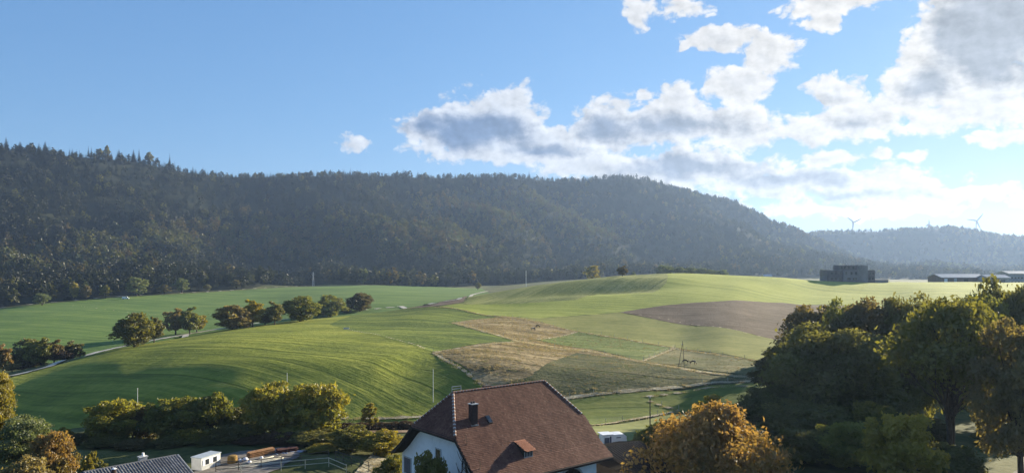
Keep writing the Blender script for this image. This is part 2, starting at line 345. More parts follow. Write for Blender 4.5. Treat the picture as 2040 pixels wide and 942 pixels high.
def mat_field(name, cols, rows=None, row_amt=.5, patch=18.0, grain=1.6, bump_=.6, dist=.25, clod=0.0, speck=None):
    "grass or soil in world coordinates: broad patches, fine grain, rows along the direction rows (degrees from +X)"
    m, nt, out = newmat(name)
    g = N(nt, 'ShaderNodeNewGeometry').outputs['Position']
    pv = vmath(nt, 'MULTIPLY', g, (1, 1, .3))
    n1 = N(nt, 'ShaderNodeTexNoise', {'Vector': pv, 'Scale': 1 / patch, 'Detail': 5.0, 'Roughness': .6}).outputs[0]
    n2 = N(nt, 'ShaderNodeTexNoise', {'Vector': pv, 'Scale': 1 / grain, 'Detail': 5.0, 'Roughness': .65}).outputs[0]
    f = math_(nt, 'ADD', math_(nt, 'MULTIPLY', n1, .6), math_(nt, 'MULTIPLY', n2, .4))
    h = math_(nt, 'MULTIPLY', n2, 1.0)
    if rows is not None:
        rv = N(nt, 'ShaderNodeVectorRotate', {'Vector': pv, 'Angle': -R(rows)}, rotation_type='Z_AXIS').outputs[0]
        wv = N(nt, 'ShaderNodeTexNoise', {'Vector': pv, 'Scale': 1 / 45.0, 'Detail': 2.0}).outputs['Color']
        rv = vmath(nt, 'ADD', rv, vmath(nt, 'MULTIPLY', vmath(nt, 'SUBTRACT', wv, (.5, .5, .5)), (0, 4.0, 0)))
        rv = vmath(nt, 'MULTIPLY', rv, (.011, .27, .1))
        r1 = N(nt, 'ShaderNodeTexNoise', {'Vector': rv, 'Scale': 1.0, 'Detail': 6.0, 'Roughness': .72}).outputs[0]
        tl = N(nt, 'ShaderNodeMath', {0: N(nt, 'ShaderNodeSeparateXYZ', {0: rv}).outputs[1], 1: 3.2}, operation='PINGPONG').outputs[0]
        tl = math_(nt, 'MULTIPLY', smooth(nt, tl, .12, .05), .13)
        r1 = math_(nt, 'SUBTRACT', r1, tl)
        f = math_(nt, 'ADD', math_(nt, 'MULTIPLY', f, 1 - row_amt), math_(nt, 'MULTIPLY', r1, row_amt))
        h = math_(nt, 'ADD', h, math_(nt, 'MULTIPLY', r1, 2.2))
    if clod: h = math_(nt, 'ADD', h, math_(nt, 'MULTIPLY', N(nt, 'ShaderNodeTexVoronoi', {'Vector': pv, 'Scale': 2.2}).outputs['Distance'], clod))
    col = ramp(nt, smooth(nt, f, .39, .61), cols)
    if speck:
        n3 = N(nt, 'ShaderNodeTexNoise', {'Vector': vmath(nt, 'MULTIPLY', pv, (.6, 1.6, 1)), 'Scale': .9, 'Detail': 4.0, 'Roughness': .7}).outputs[0]
        col = mixc(nt, smooth(nt, n3, speck[1], speck[1] + .1), col, speck[0])
    b = N(nt, 'ShaderNodeBsdfPrincipled', {'Base Color': col, 'Roughness': .95, 'Specular IOR Level': .1})
    bp = N(nt, 'ShaderNodeBump', {'Height': h, 'Strength': bump_, 'Distance': dist})
    nt.links.new(bp.outputs[0], b.inputs['Normal']); nt.links.new(b.outputs[0], out.inputs[0]); return m
def mat_leaf(name, cols, trans=.38, var=.35):
    m, nt, out = newmat(name)
    a = N(nt, 'ShaderNodeAttribute', attribute_name='tint').outputs['Fac']
    oi = N(nt, 'ShaderNodeObjectInfo').outputs['Random']
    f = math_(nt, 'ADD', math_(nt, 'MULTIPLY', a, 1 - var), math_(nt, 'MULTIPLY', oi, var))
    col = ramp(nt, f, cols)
    d = N(nt, 'ShaderNodeBsdfDiffuse', {'Color': col, 'Roughness': .6}); t = N(nt, 'ShaderNodeBsdfTranslucent', {'Color': vmath(nt, 'MULTIPLY', col, (1.5, 1.45, .9))})
    gl = N(nt, 'ShaderNodeBsdfGlossy', {'Color': (1, 1, 1, 1), 'Roughness': .5})
    mx = N(nt, 'ShaderNodeMixShader', {0: trans, 1: d.outputs[0], 2: t.outputs[0]})
    mx2 = N(nt, 'ShaderNodeMixShader', {0: .025, 1: mx.outputs[0], 2: gl.outputs[0]})
    nt.links.new(mx2.outputs[0], out.inputs[0]); return m
def mat_tile(name, cols, streak=.5):
    m, nt, out = newmat(name)
    a = N(nt, 'ShaderNodeAttribute', attribute_name='tint').outputs['Fac']
    t = N(nt, 'ShaderNodeTexCoord').outputs['Object']
    n1 = N(nt, 'ShaderNodeTexNoise', {'Vector': vmath(nt, 'MULTIPLY', t, (1.3, .28, .28)), 'Scale': .8, 'Detail': 4.0, 'Roughness': .6}).outputs[0]
    n2 = N(nt, 'ShaderNodeTexNoise', {'Vector': t, 'Scale': 1.4, 'Detail': 6.0, 'Roughness': .7}).outputs[0]
    f = math_(nt, 'ADD', math_(nt, 'MULTIPLY', a, .45), math_(nt, 'MULTIPLY', n1, .9)); f = math_(nt, 'ADD', f, math_(nt, 'MULTIPLY_ADD', n2, .7, -.58))
    col = ramp(nt, f, cols)
    n4 = N(nt, 'ShaderNodeTexNoise', {'Vector': t, 'Scale': 5.0, 'Detail': 3.0, 'Roughness': .6}).outputs[0]
    col = mixc(nt, smooth(nt, n4, .66, .74), col, (.30, .22, .15))      # lichen spots
    b = N(nt, 'ShaderNodeBsdfPrincipled', {'Base Color': col, 'Roughness': .85, 'Specular IOR Level': .2})
    bp = N(nt, 'ShaderNodeBump', {'Height': n2, 'Strength': .2, 'Distance': .02}); nt.links.new(bp.outputs[0], b.inputs['Normal'])
    nt.links.new(b.outputs[0], out.inputs[0]); return m
M = {}
M['ground'] = mat_field('rough_grass', [(.045, .055, .018), (.08, .09, .028), (.12, .12, .045)])
M['forest_floor'] = mat_field('forest_floor', [(.012, .016, .010), (.03, .034, .018)], patch=40)
M['main'] = mat_field('field_grass', [(.108, .132, .019), (.188, .210, .029), (.285, .285, .047)], rows=-34, row_amt=.52, patch=30, bump_=.9, dist=.35)
M['valley'] = mat_field('valley_grass', [(.065, .115, .026), (.10, .165, .036), (.15, .205, .050)], rows=-25, row_amt=.55, patch=40, bump_=.5, dist=.3)
M['plateau'] = mat_field('plateau_grass', [(.17, .205, .028), (.245, .275, .040), (.32, .335, .065)], rows=-28, row_amt=.5, patch=40, bump_=.4, dist=.3)
M['knoll'] = mat_field('knoll_grass', [(.125, .145, .034), (.19, .205, .050), (.27, .265, .080)], rows=60, row_amt=.55, patch=16, bump_=.9, dist=.4)
M['olive'] = mat_field('olive_stubble', [(.14, .15, .030), (.19, .195, .042), (.24, .23, .06)], rows=-20, row_amt=.35, patch=14, bump_=.4, dist=.2)
M['plough'] = mat_field('ploughed_soil', [(.070, .048, .031), (.108, .076, .050), (.155, .112, .077)], rows=-15, row_amt=.4, patch=12, bump_=.6, dist=.25, clod=.5)
M['dry'] = mat_field('dry_grass_ground', [(.105, .080, .036), (.215, .160, .078), (.37, .285, .150)], rows=-10, row_amt=.5, patch=7, grain=.9, bump_=1.0, dist=.4)
M['padgreen'] = mat_field('paddock_grass', [(.07, .10, .022), (.12, .155, .035), (.19, .20, .06)], rows=-20, row_amt=.5, patch=6, grain=.9, bump_=.7, dist=.3)
M['padolive'] = mat_field('grazed_grass', [(.08, .09, .03), (.13, .125, .05), (.22, .19, .09)], rows=-16, row_amt=.4, patch=7, grain=.9, bump_=.7, dist=.3)
M['verge'] = mat_field('dead_grass', [(.24, .20, .12), (.37, .31, .20), (.50, .43, .29)], patch=3, grain=.5, bump_=.8, dist=.2)
M['pasture'] = mat_field('low_pasture', [(.075, .105, .018), (.115, .145, .024), (.16, .175, .036)], rows=5, row_amt=.4, patch=14, bump_=.5, dist=.2)
M['lawn'] = mat_field('mown_pasture', [(.12, .14, .04), (.17, .18, .055), (.22, .22, .08)], rows=8, row_amt=.3, patch=10, bump_=.4, dist=.15)
M['gravel'] = mat_field('pale_gravel', [(.33, .30, .24), (.45, .41, .34), (.58, .53, .45)], patch=4, grain=.4, bump_=.4, dist=.05)
M['concrete'] = mat_field('yard_concrete', [(.12, .105, .092), (.18, .16, .14), (.25, .22, .20)], patch=3, grain=.6, bump_=.3, dist=.03)
M['sand'] = mat_field('riding_sand', [(.28, .22, .16), (.40, .33, .25), (.50, .42, .33)], patch=3, grain=.5, bump_=.5, dist=.06)
M['soil'] = mat_field('bare_soil', [(.10, .065, .04), (.17, .115, .075), (.25, .18, .12)], patch=5, grain=.6, bump_=.6, dist=.1)

# ---------------------------------------------------------------- ground sheet and the fields draped 12 mm above one another
na, nr = H.shape
Vt = np.stack([GX, GY, H], -1).reshape(-1, 3)
idx = np.arange(na * nr).reshape(na, nr)
q0, q1, q2, q3 = idx[:-1, :-1].ravel(), idx[:-1, 1:].ravel(), idx[1:, 1:].ravel(), idx[1:, :-1].ravel()
T = np.concatenate([np.stack([q0, q2, q1], 1), np.stack([q0, q3, q2], 1)])
fn = np.cross(Vt[T[:, 1]] - Vt[T[:, 0]], Vt[T[:, 2]] - Vt[T[:, 0]])
VN = np.zeros_like(Vt)
for k in range(3): np.add.at(VN, T[:, k], fn)
VN /= np.linalg.norm(VN, axis=1, keepdims=True) + 1e-12
if VN[:, 2].mean() < 0: VN = -VN; T = T[:, ::-1]
g_me = fast_mesh('ground', Vt, T, [M['ground']], True)
tag(link('ground', g_me), 'rough grass ground running from the village to the horizon', None, None, 'structure')
def sdf_poly(P, x, y):
    P = np.array(P); d = np.full(x.shape, 1e18); ins = np.zeros(x.shape, bool); n = len(P)
    for i in range(n):
        ax, ay = P[i]; bx, by = P[(i + 1) % n]; ex, ey = bx - ax, by - ay
        t = np.clip(((x - ax) * ex + (y - ay) * ey) / (ex * ex + ey * ey + 1e-9), 0, 1)
        d = np.minimum(d, (x - ax - ex * t) ** 2 + (y - ay - ey * t) ** 2)
        c = ((ay > y) != (by > y)) & (x < (bx - ax) * (y - ay) / (by - ay + 1e-12) + ax); ins ^= c
    return np.where(ins, 1, -1) * np.sqrt(d)
def sdf_line(P, wd, x, y):
    d = np.full(x.shape, 1e18)
    for (ax, ay), (bx, by) in zip(P[:-1], P[1:]):
        ex, ey = bx - ax, by - ay
        t = np.clip(((x - ax) * ex + (y - ay) * ey) / (ex * ex + ey * ey + 1e-9), 0, 1)
        d = np.minimum(d, (x - ax - ex * t) ** 2 + (y - ay - ey * t) ** 2)
    return wd / 2 - np.sqrt(d)
def drape(name, P, mat, layer, label, width=None, wob=.6):
    P = [tuple(q) for q in P]; A = np.array(P)
    pad = 5 + (width or 0)
    x, y = Vt[:, 0], Vt[:, 1]
    m = (x > A[:, 0].min() - pad) & (x < A[:, 0].max() + pad) & (y > A[:, 1].min() - pad) & (y < A[:, 1].max() + pad)
    s = np.full(len(Vt), -1.0)
    xs, ys = x[m], y[m]
    s[m] = sdf_poly(P, xs, ys) if width is None else sdf_line(P, width, xs, ys)
    if width: s[m] += fnoise(xs / 2.1, ys / 2.1, 2, 5) * width * .22
    else: s[m] += fnoise(xs / 3.5, ys / 3.5, 2, 5) * wob
    tm = (s[T] > 0); c = tm.sum(1); full = T[c == 3]; partial = T[(c > 0) & (c < 3)]
    V = []; Nn = []; Fc = []
    used, inv = np.unique(full, return_inverse=True); V = list(Vt[used]); Nn = list(VN[used]); Fc = inv.reshape(-1, 3).tolist()
    for t in partial:
        poly = []
        for i in range(3):
            a, b = t[i], t[(i + 1) % 3]; sa, sb = s[a], s[b]
            if sa > 0: poly.append((Vt[a], VN[a]))
            if (sa > 0) != (sb > 0):
                k = sa / (sa - sb); poly.append((Vt[a] * (1 - k) + Vt[b] * k, VN[a] * (1 - k) + VN[b] * k))
        b0 = len(V)
        for q, n_ in poly: V.append(q); Nn.append(n_)
        for i in range(1, len(poly) - 1): Fc.append([b0, b0 + i, b0 + i + 1])
    if not Fc: return None
    V = np.array(V); V[:, 2] += .012 * layer
    me = fast_mesh(name, V, np.array(Fc), [M[mat]], True)
    try: me.normals_split_custom_set_from_vertices([tuple(q) for q in (np.array(Nn) / np.linalg.norm(Nn, axis=1, keepdims=True))])
    except Exception: pass
    o = link(name, me); tag(o, label, None, None, 'structure'); return o
G_ = lambda *ps: [hitg(*q) for q in ps]
FOREST = [hitg(-300, 640), hitg(0, 613), hitg(200, 593), hitg(350, 584), hitg(500, 575), hitg(620, 569), at(740, 770), at(950, 860), at(1060, 930), at(1165, 960), at(1230, 1040), at(1350, 1120), at(1480, 1180), at(1640, 1250), at(1880, 1300), at(2200, 1300)]
FARP = FOREST + [at(2900, 5200), at(-1000, 5200)]
drape('forest_floor', FARP, 'forest_floor', 1, 'dark leaf-littered floor under the hillside forest')
main = G_((-200, 845), (0, 760), (30, 750), (95, 733), (180, 708), (260, 690), (360, 672), (430, 660), (520, 645), (640, 628), (738, 619)) + [hitg(870, 611), hitg(1000, 632), hitg(1030, 680), hitg(862, 703), hitg(965, 772), (6, 122)] + G_((830, 838), (700, 842), (460, 845), (150, 852), (-200, 870))
drape('large_green_field', main, 'main', 2, 'large ridged green field rolling from the hedge up to the tree-lined lane')
M['striped'] = mat_field('striped_grass', [(.055, .085, .016), (.105, .140, .024), (.19, .22, .040)], rows=-34, row_amt=.66, patch=24, bump_=1.0, dist=.45)
drape('striped_field', G_((742, 621), (805, 616), (870, 612), (935, 621), (1000, 632), (903, 643), (970, 662), (1028, 680), (862, 702), (845, 697), (760, 671), (692, 657), (655, 646)), 'striped', 3, 'darker green strip of ridged field between the lane and the dry paddocks')
drape('valley_field', [hitg(-300, 735), hitg(-300, 642), hitg(0, 615), hitg(200, 595), hitg(350, 586), hitg(500, 577), hitg(620, 571), at(740, 755), at(860, 790), at(960, 780), at(985, 480), at(930, 410), at(850, 385), at(740, 360), at(620, 335), at(500, 315), at(420, 300), at(330, 285), at(230, 268), at(100, 262), at(-100, 255)], 'valley', 3, 'second green field in the valley running to the forest edge')
drape('plateau_field', [hitg(870, 611), hitg(935, 603), hitg(985, 585), at(985, 470), at(1100, 650), at(1300, 760), at(1600, 760), at(2200, 760), at(2500, 300), at(2000, 300), hitg(1640, 606), hitg(1440, 600), hitg(1235, 622), hitg(1070, 634), hitg(1010, 631)], 'plateau', 4, 'sunny yellow-green meadow across the top of the plateau')
drape('knoll_pasture', [hitg(915, 607), hitg(930, 598), hitg(972, 583), at(990, 440), at(1180, 470), at(1330, 470), hitg(1330, 560), hitg(1300, 583), hitg(1190, 586), hitg(1150, 598), hitg(1040, 604)], 'knoll', 5, 'rough pasture on the rounded knoll below the single tree')
drape('olive_meadow', G_((1012, 631), (1075, 634), (1235, 623), (1540, 676), (1640, 690), (1700, 740), (1528, 722), (1345, 692), (1150, 661)), 'olive', 6, 'olive green stubble meadow below the ploughed field')
drape('ploughed_field', G_((1235, 622), (1330, 608), (1440, 600), (1560, 603), (1700, 610), (1760, 640), (1700, 705), (1543, 676), (1400, 650)), 'plough', 7, 'brown ploughed field on the plateau behind the big trees')
drape('dry_paddock', G_((903, 643), (950, 636), (1010, 631), (1150, 661), (1068, 677), (1033, 682), (970, 662)), 'dry', 8, 'small paddock of dry tan grass where two horses stand')
drape('green_paddock', G_((1068, 677), (1150, 661), (1343, 693), (1282, 720), (1180, 696)), 'padgreen', 8, 'narrow green paddock strip between two dry paddocks')
drape('large_dry_paddock', G_((863, 704), (1033, 682), (1068, 678), (1180, 697), (1282, 721), (1440, 752), (1560, 762), (1300, 776), (1132, 792), (1060, 790), (966, 770)), 'dry', 9, 'large paddock of dry tan grass behind the farmhouse roof')
drape('far_paddock', G_((1284, 720), (1345, 696), (1430, 708), (1530, 725), (1620, 745), (1570, 764), (1500, 750), (1400, 736)), 'padolive', 9, 'grazed paddock beside the big trees where two dark horses graze')
drape('shaded_pasture', G_((1135, 797), (1300, 780), (1500, 764), (1560, 770), (1560, 800), (1330, 822), (1172, 848), (1100, 850), (1060, 805)), 'pasture', 9, 'green pasture below the long tan verge, partly in tree shade')
drape('mown_pasture', G_((1168, 850), (1330, 824), (1500, 818)) + [at(1560, 118), at(1330, 98), at(1200, 97)], 'lawn', 9, 'mown olive pasture behind the white horse trailer')
M['shade_grass'] = mat_field('painted_shade_grass', [(.045, .052, .020), (.075, .080, .030), (.13, .115, .05)], rows=-14, row_amt=.5, patch=6, grain=.9, bump_=1.0, dist=.4)
SHADE_PATCH = G_((1150, 703), (1282, 722), (1440, 753), (1555, 762), (1300, 776), (1132, 791), (1000, 788), (980, 776), (1060, 748))
drape('paddock_shade_patch', SHADE_PATCH, 'shade_grass', 10, 'darker olive grass painting the shade in the lower right of the large dry paddock')  # shade painted as dark olive grass over this corner of the paddock
# verges, tracks, lanes
STRIPS = [
 ('grass_verge', G_((903, 643), (970, 662), (1040, 683), (1105, 694), (1180, 701), (1282, 722), (1400, 742), (1500, 753)), 1.9, 'verge', 'pale dead grass verge between the dry paddocks'),
 ('grass_verge', G_((1008, 631), (1080, 646), (1150, 661), (1250, 677), (1345, 694), (1440, 710), (1530, 723)), 1.2, 'verge', 'pale verge along the upper side of the paddocks'),
 ('grass_verge', G_((863, 704), (900, 725), (940, 752), (970, 775)), 1.0, 'verge', 'pale verge on the left edge of the large dry paddock'),
 ('grass_verge', G_((863, 703), (950, 690), (1033, 682)), 1.2, 'verge', 'thin pale verge on the top edge of the large dry paddock'),
 ('grass_verge', G_((1068, 677), (1150, 662)), .9, 'verge', 'thin pale fence line left of the green paddock'),
 ('grass_verge', G_((1282, 720), (1343, 695)), .9, 'verge', 'thin pale fence line right of the green paddock'),
 ('grass_verge', G_((1060, 800), (1135, 793), (1230, 782), (1350, 772), (1500, 760), (1560, 756)), 1.6, 'verge', 'long pale double verge crossing behind the farmhouse'),
 ('grass_verge', G_((1278, 793), (1360, 783), (1490, 770)), .8, 'verge', 'thin pale track below the long double verge'),
 ('grass_verge', G_((1293, 800), (1318, 810), (1352, 819)), .9, 'verge', 'short pale diagonal strip in the shaded pasture'),
 ('grass_verge', G_((1172, 849), (1240, 840), (1310, 828), (1352, 820)), .8, 'verge', 'pale line at the top of the mown pasture'),
 ('grass_verge', G_((640, 838), (700, 836), (780, 834), (840, 831)), 1.3, 'verge', 'pale dry strip on top of the brown hedge bank'),
 ('grass_verge', G_((868, 612), (930, 620), (1008, 631)), .9, 'verge', 'thin pale line at the lower edge of the plateau meadow'),
 ('field_verge', G_((1235, 622), (1330, 637), (1400, 650), (1480, 663), (1543, 677)), .8, 'verge', 'thin pale line between the ploughed field and the olive meadow'),
 ('field_track', G_((690, 657), (760, 670), (845, 696)), .7, 'verge', 'thin tractor track across the large green field'),
 ('farm_lane', G_((-60, 765), (30, 748), (100, 731), (180, 706), (260, 688), (360, 669), (430, 657), (520, 643), (640, 626), (738, 617), (800, 611), (862, 606), (915, 597), (940, 588), (972, 580)), 2.6, 'gravel', 'pale farm lane along the row of trees'),
 ('branch_lane', [hitg(372, 667), at(352, 262), at(356, 280)], 2.4, 'gravel', 'short pale lane branching off between the trees'),
 ('lower_lane', [at(-40, 225), at(60, 236), at(150, 247), at(230, 262), at(330, 282)], 1.6, 'gravel', 'pale lower track behind the left bushes'),
 ('forest_track', [hitg(-100, 626), hitg(0, 614), hitg(200, 594), hitg(350, 585), hitg(500, 576), hitg(620, 570)], 2.0, 'gravel', 'pale track along the foot of the forest'),
 ('field_divide', G_((120, 607), (200, 616), (270, 624), (330, 628)), 1.2, 'verge', 'thin pale divide in the valley field')]
for i, (nm, P, wd, mt, lb) in enumerate(STRIPS): drape(nm, P, mt, 11 + i, lb, width=wd)
drape('bare_track', G_((800, 616), (870, 606), (930, 588), (925, 600), (905, 606), (850, 612)), 'soil', 10, 'bare brown earth wedge beside the lane on the crest')
drape('yard', [at(385, 80), at(392, 92), at(480, 96), at(590, 98), at(600, 93), at(560, 86), at(440, 78)], 'concrete', 11, 'pale concrete yard with stored timber')
drape('riding_arena', [at(560, 78), at(640, 83), at(690, 82), at(710, 76), at(600, 70), at(480, 70)], 'sand', 12, 'sandy riding arena inside the railing')
drape('dry_garden_bank', [at(700, 82), at(740, 92), at(790, 88), at(800, 74), at(720, 74)], 'verge', 13, 'dry yellow grass slope beside the farmhouse')
drape('asphalt_drive', [at(2000, 80), at(2060, 90), at(2200, 90), at(2200, 74), at(1990, 74)], 'concrete', 12, 'pale drive at the lower right corner')
drape('hedge_bank', [at(640, 117), at(840, 117), at(850, 108), at(640, 108)], 'soil', 12, 'brown earth bank below the large field')

# ---------------------------------------------------------------- trees
M['bark'] = mat_plain('bark', [(.035, .026, .018), (.09, .068, .048)], .9, 6, .5, stretch=(1, 1, .3))
LEAF = {
 'dark': [(.066, .068, .022), (.120, .116, .034), (.20, .185, .048)],
 'green': [(.078, .086, .020), (.145, .152, .032), (.235, .235, .046)],
 'olive': [(.066, .066, .016), (.14, .135, .027), (.26, .225, .040)],
 'yellow': [(.085, .085, .018), (.22, .185, .026), (.42, .32, .042)],
 'hedge': [(.060, .066, .016), (.125, .135, .026), (.22, .205, .034), (.42, .34, .048)],
 'brown': [(.062, .055, .021), (.11, .088, .030), (.175, .128, .042)],
 'orange': [(.095, .098, .028), (.165, .130, .038), (.27, .165, .050), (.38, .225, .075)],
 'tan': [(.11, .092, .036), (.21, .165, .062), (.34, .26, .10)],
 'redbrown': [(.032, .024, .014), (.070, .046, .024), (.115, .070, .034)],
 'conifer': [(.005, .009, .008), (.010, .016, .012), (.018, .025, .017)],
 'shadebroad': [(.010, .014, .009), (.018, .024, .013), (.038, .040, .018)],  # near-black leaf tone stands in for shade on the unlit slopes
 'palegreen': [(.060, .082, .034), (.12, .145, .058), (.19, .21, .09)],
 'mixed': [(.035, .045, .016), (.085, .085, .024), (.17, .12, .034), (.22, .125, .040)],
}
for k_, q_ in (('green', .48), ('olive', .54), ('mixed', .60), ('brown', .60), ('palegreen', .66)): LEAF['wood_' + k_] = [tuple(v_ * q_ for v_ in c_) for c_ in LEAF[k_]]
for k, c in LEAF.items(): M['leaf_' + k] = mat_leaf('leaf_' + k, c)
def leaves(r_, cen, nrm, size, asp=.55, jitter=.9):
    n = len(cen)
    d = nrm + r_.normal(0, jitter, (n, 3)); d /= np.linalg.norm(d, axis=1, keepdims=True) + 1e-9
    t = r_.normal(0, 1, (n, 3)); a = np.cross(d, t); a /= np.linalg.norm(a, axis=1, keepdims=True) + 1e-9
    b = np.cross(d, a); s = (size * r_.uniform(.4, 1.5, n))[:, None]
    droop = d * s * .18
    V = np.stack([cen - a * s - droop, cen - b * s * asp, cen + a * s - droop, cen + b * s * asp], 1).reshape(-1, 3)
    i = np.arange(n)[:, None] * 4
    return V, np.concatenate([i, i + 1, i + 2, i + 3], 1)
def sphere_dirs(r_, n):
    k = np.arange(n) + .5; ph = np.arccos(1 - 2 * k / n); th = np.pi * (1 + 5 ** .5) * k + r_.uniform(0, 6)
    d = np.stack([np.sin(ph) * np.cos(th), np.sin(ph) * np.sin(th), np.cos(ph)], 1) + r_.normal(0, .12, (n, 3))
    return d / np.linalg.norm(d, axis=1, keepdims=True)
PROTO = {}; EXT = {}
def broadleaf(key, H, Rr, base, ncl, nlf, leaf, seed, top=0.0, sq=1.0, open_=0.0, trunk_r=None, fork=.35, multi=1, low=-.75, boxy=2.0):
    """unit geometry of one tree: a tapered trunk with limbs to every leaf clump, and a crown of leaf clumps.
    base = height share where the crown starts; top = tint shift with height, part autumn colour, part painted light on the crown"""
    r_ = np.random.default_rng(seed)
    cz = H * (base + 1) / 2; hz = H * (1 - base) / 2
    d = sphere_dirs(r_, ncl); lob = 1 + .20 * np.sin(d[:, 0] * 3.1 + seed) * np.cos(d[:, 1] * 2.7 + seed * 1.7) + .14 * np.sin(d[:, 2] * 5 + seed * 2.3 + d[:, 0] * 4)
    if boxy > 2: d = d / ((np.hypot(d[:, 0], d[:, 1]) ** boxy + np.abs(d[:, 2]) ** boxy) ** (1 / boxy))[:, None]
    lob = np.clip(lob, .7, 1.12 - .10 * np.clip(d[:, 2], 0, 1)); rho = r_.uniform(.60, .86, ncl) * lob; inner = r_.random(ncl) < .22; rho[inner] *= .5
    cc = d * rho[:, None] * np.array([Rr, Rr, hz]); zz = d[:, 2]
    cc[:, :2] *= (1 - .25 * np.clip(zz, -.2 if sq < .5 else 0, 1) * (2 - sq))[:, None]
    cc[:, 2] = np.maximum(cc[:, 2], low * hz) + cz
    rc = r_.uniform(.19, .34, ncl) * Rr * (1 - .15 * np.clip(zz, 0, 1)); tc = r_.random(ncl)
    V = []; Fc = []; Tn = []; nv = 0
    per = np.maximum((nlf * rc ** 2 / (rc ** 2).mean()).astype(int), 4)
    for k in range(ncl):
        if open_ and r_.random() < open_: continue
        m = per[k]; dd = r_.normal(0, 1, (m, 3)); dd[:, 2] += .35; dd /= np.linalg.norm(dd, axis=1, keepdims=True)
        rad = rc[k] * (r_.uniform(.35, 1.0, m) ** .6) * (1 + .25 * r_.normal(0, 1, m) * (r_.random(m) < .35))
        cen = cc[k] + dd * rad[:, None] * np.array([1.08, 1.08, .74])
        v, f = leaves(r_, cen, dd, leaf); V.append(v); Fc.append(f + nv); nv += len(v)
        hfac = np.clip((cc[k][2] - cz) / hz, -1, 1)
        t = .15 + .45 * tc[k] + .28 * r_.random(m) + top * hfac * .45; Tn.append(t)  # higher clumps tinted lighter: autumn colour and painted light on top together
    crown = (np.concatenate(V), np.concatenate(Fc), np.clip(np.concatenate(Tn), 0, 1))
    mb = MB(); tr = trunk_r or H * .022
    stems = []
    for sidx in range(multi):
        an = 6.28 * sidx / max(multi, 1) + seed; sp = (.0 if multi == 1 else Rr * .35)
        pts = [(0.15 * math.cos(an) * (multi > 1), 0.15 * math.sin(an) * (multi > 1), -.4)]
        for q in range(1, 6):
            t = q / 5; pts.append((math.cos(an) * sp * t ** 1.4 + r_.normal(0, .02 * H * t), math.sin(an) * sp * t ** 1.4 + r_.normal(0, .02 * H * t), H * .80 * t))
        stems.append(pts); mb.tube(pts, [tr * 1.25, tr, tr * .82, tr * .6, tr * .38, tr * .12], 7)
    nb = min(ncl, 46)
    for k in r_.permutation(ncl)[:nb]:
        pts = stems[k % multi]; c = cc[k]; t = float(np.clip((c[2] / H) * .62 - .05 + r_.normal(0, .05), fork * .5, .8)); q = t / .8 * 5 * .8
        q = min(q, 4.2); i = int(q); a = Vector(pts[i]).lerp(Vector(pts[i + 1]), q - i); c = Vector(c); mid = a.lerp(c, .5) + Vector((0, 0, -.06 * (c - a).length)); mid.x += r_.normal(0, .25); mid.y += r_.normal(0, .25)
        r0 = tr * .34 * (1 - .5 * t); mb.tube([a, a.lerp(mid, .5) + Vector((0, 0, .02 * H)), mid, mid.lerp(c, .55), c], [r0, r0 * .8, r0 * .6, r0 * .38, r0 * .15], 5, cap=False)
    PROTO[key] = (H, Rr, crown, mb); EXT[key] = (float(np.percentile(crown[0][:, 2], 99.7)), float(np.percentile(np.hypot(crown[0][:, 0], crown[0][:, 1]), 93))); return key
def conifer(key, H, Rr, nl, per, leaf, seed, bare=.08):
    r_ = np.random.default_rng(seed); V = []; Fc = []; Tn = []; nv = 0
    for k in range(nl):
        t = k / (nl - 1); z = H * (bare + (1 - bare) * t ** .95); r0 = Rr * (1 - t) ** .85 * r_.uniform(.78, 1.12) + .02 * H * (1 - t) + .12
        m = max(4, int(per * (1 - .55 * t))); an = np.arange(m) / m * 6.283 + r_.uniform(0, 6)
        for a in an:
            rr = r0 * r_.uniform(.75, 1.15); dz = -rr * .32; wd = rr * .42 + .15; c, s = math.cos(a), math.sin(a)
            p0 = np.array([0, 0, z]); p2 = np.array([c * rr, s * rr, z + dz]); md = p0 * .45 + p2 * .55
            sd_ = np.array([-s, c, 0]) * wd
            V += [p0, md + sd_ - [0, 0, wd * .35], p2, md - sd_ - [0, 0, wd * .35]]; Fc.append([nv, nv + 1, nv + 2, nv + 3]); nv += 4; Tn.append(.2 + .5 * r_.random())
    V += [np.array([.12, 0, H * .9]), np.array([0, .12, H * .9]), np.array([0, 0, H * 1.04]), np.array([-.12, 0, H * .9])]; Fc.append([nv, nv + 1, nv + 2, nv + 3]); Tn.append(.4)
    mb = MB(); mb.tube([(0, 0, -.5), (0, 0, H * .5), (0, 0, H)], [H * .016, H * .011, .04], 6)
    PROTO[key] = (H, Rr, (np.array(V), np.array(Fc), np.array(Tn)), mb); EXT[key] = (H, Rr); return key
MESH = {}
def tree_meshes(key, leafm):
    if (key, leafm) not in MESH:
        Hh, Rr, (V, Fc, Tn), mb = PROTO[key]
        base = [k for k in MESH if k[0] == key]
        tr_me = MESH[base[0]][1] if base else mb.mesh('trunk', M['bark'], True)
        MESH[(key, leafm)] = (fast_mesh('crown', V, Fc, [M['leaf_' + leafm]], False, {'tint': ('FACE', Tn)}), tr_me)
    return MESH[(key, leafm)]
def tree(name, key, leafm, px, D, top, hw, label, group, cat='tree', sink=0.0):
    "a tree at sight column px and distance D whose top reaches row top and whose crown is hw columns to either side"
    x, y = at(px, D); gz = ground(x, y); ztop = -(top - HZ) / F * D
    Hh, Rr = EXT[key]; h = max(ztop - gz + sink, .8); w_ = hw / F * D
    o = empty(name, (x, y, gz - sink), random.uniform(0, 6.28)); o.scale = (w_ / Rr, w_ / Rr, h / Hh)
    cm, tm = tree_meshes(key, leafm)
    part('trunk', tm, o); part('crown', cm, o); tag(o, label, cat, group); return o
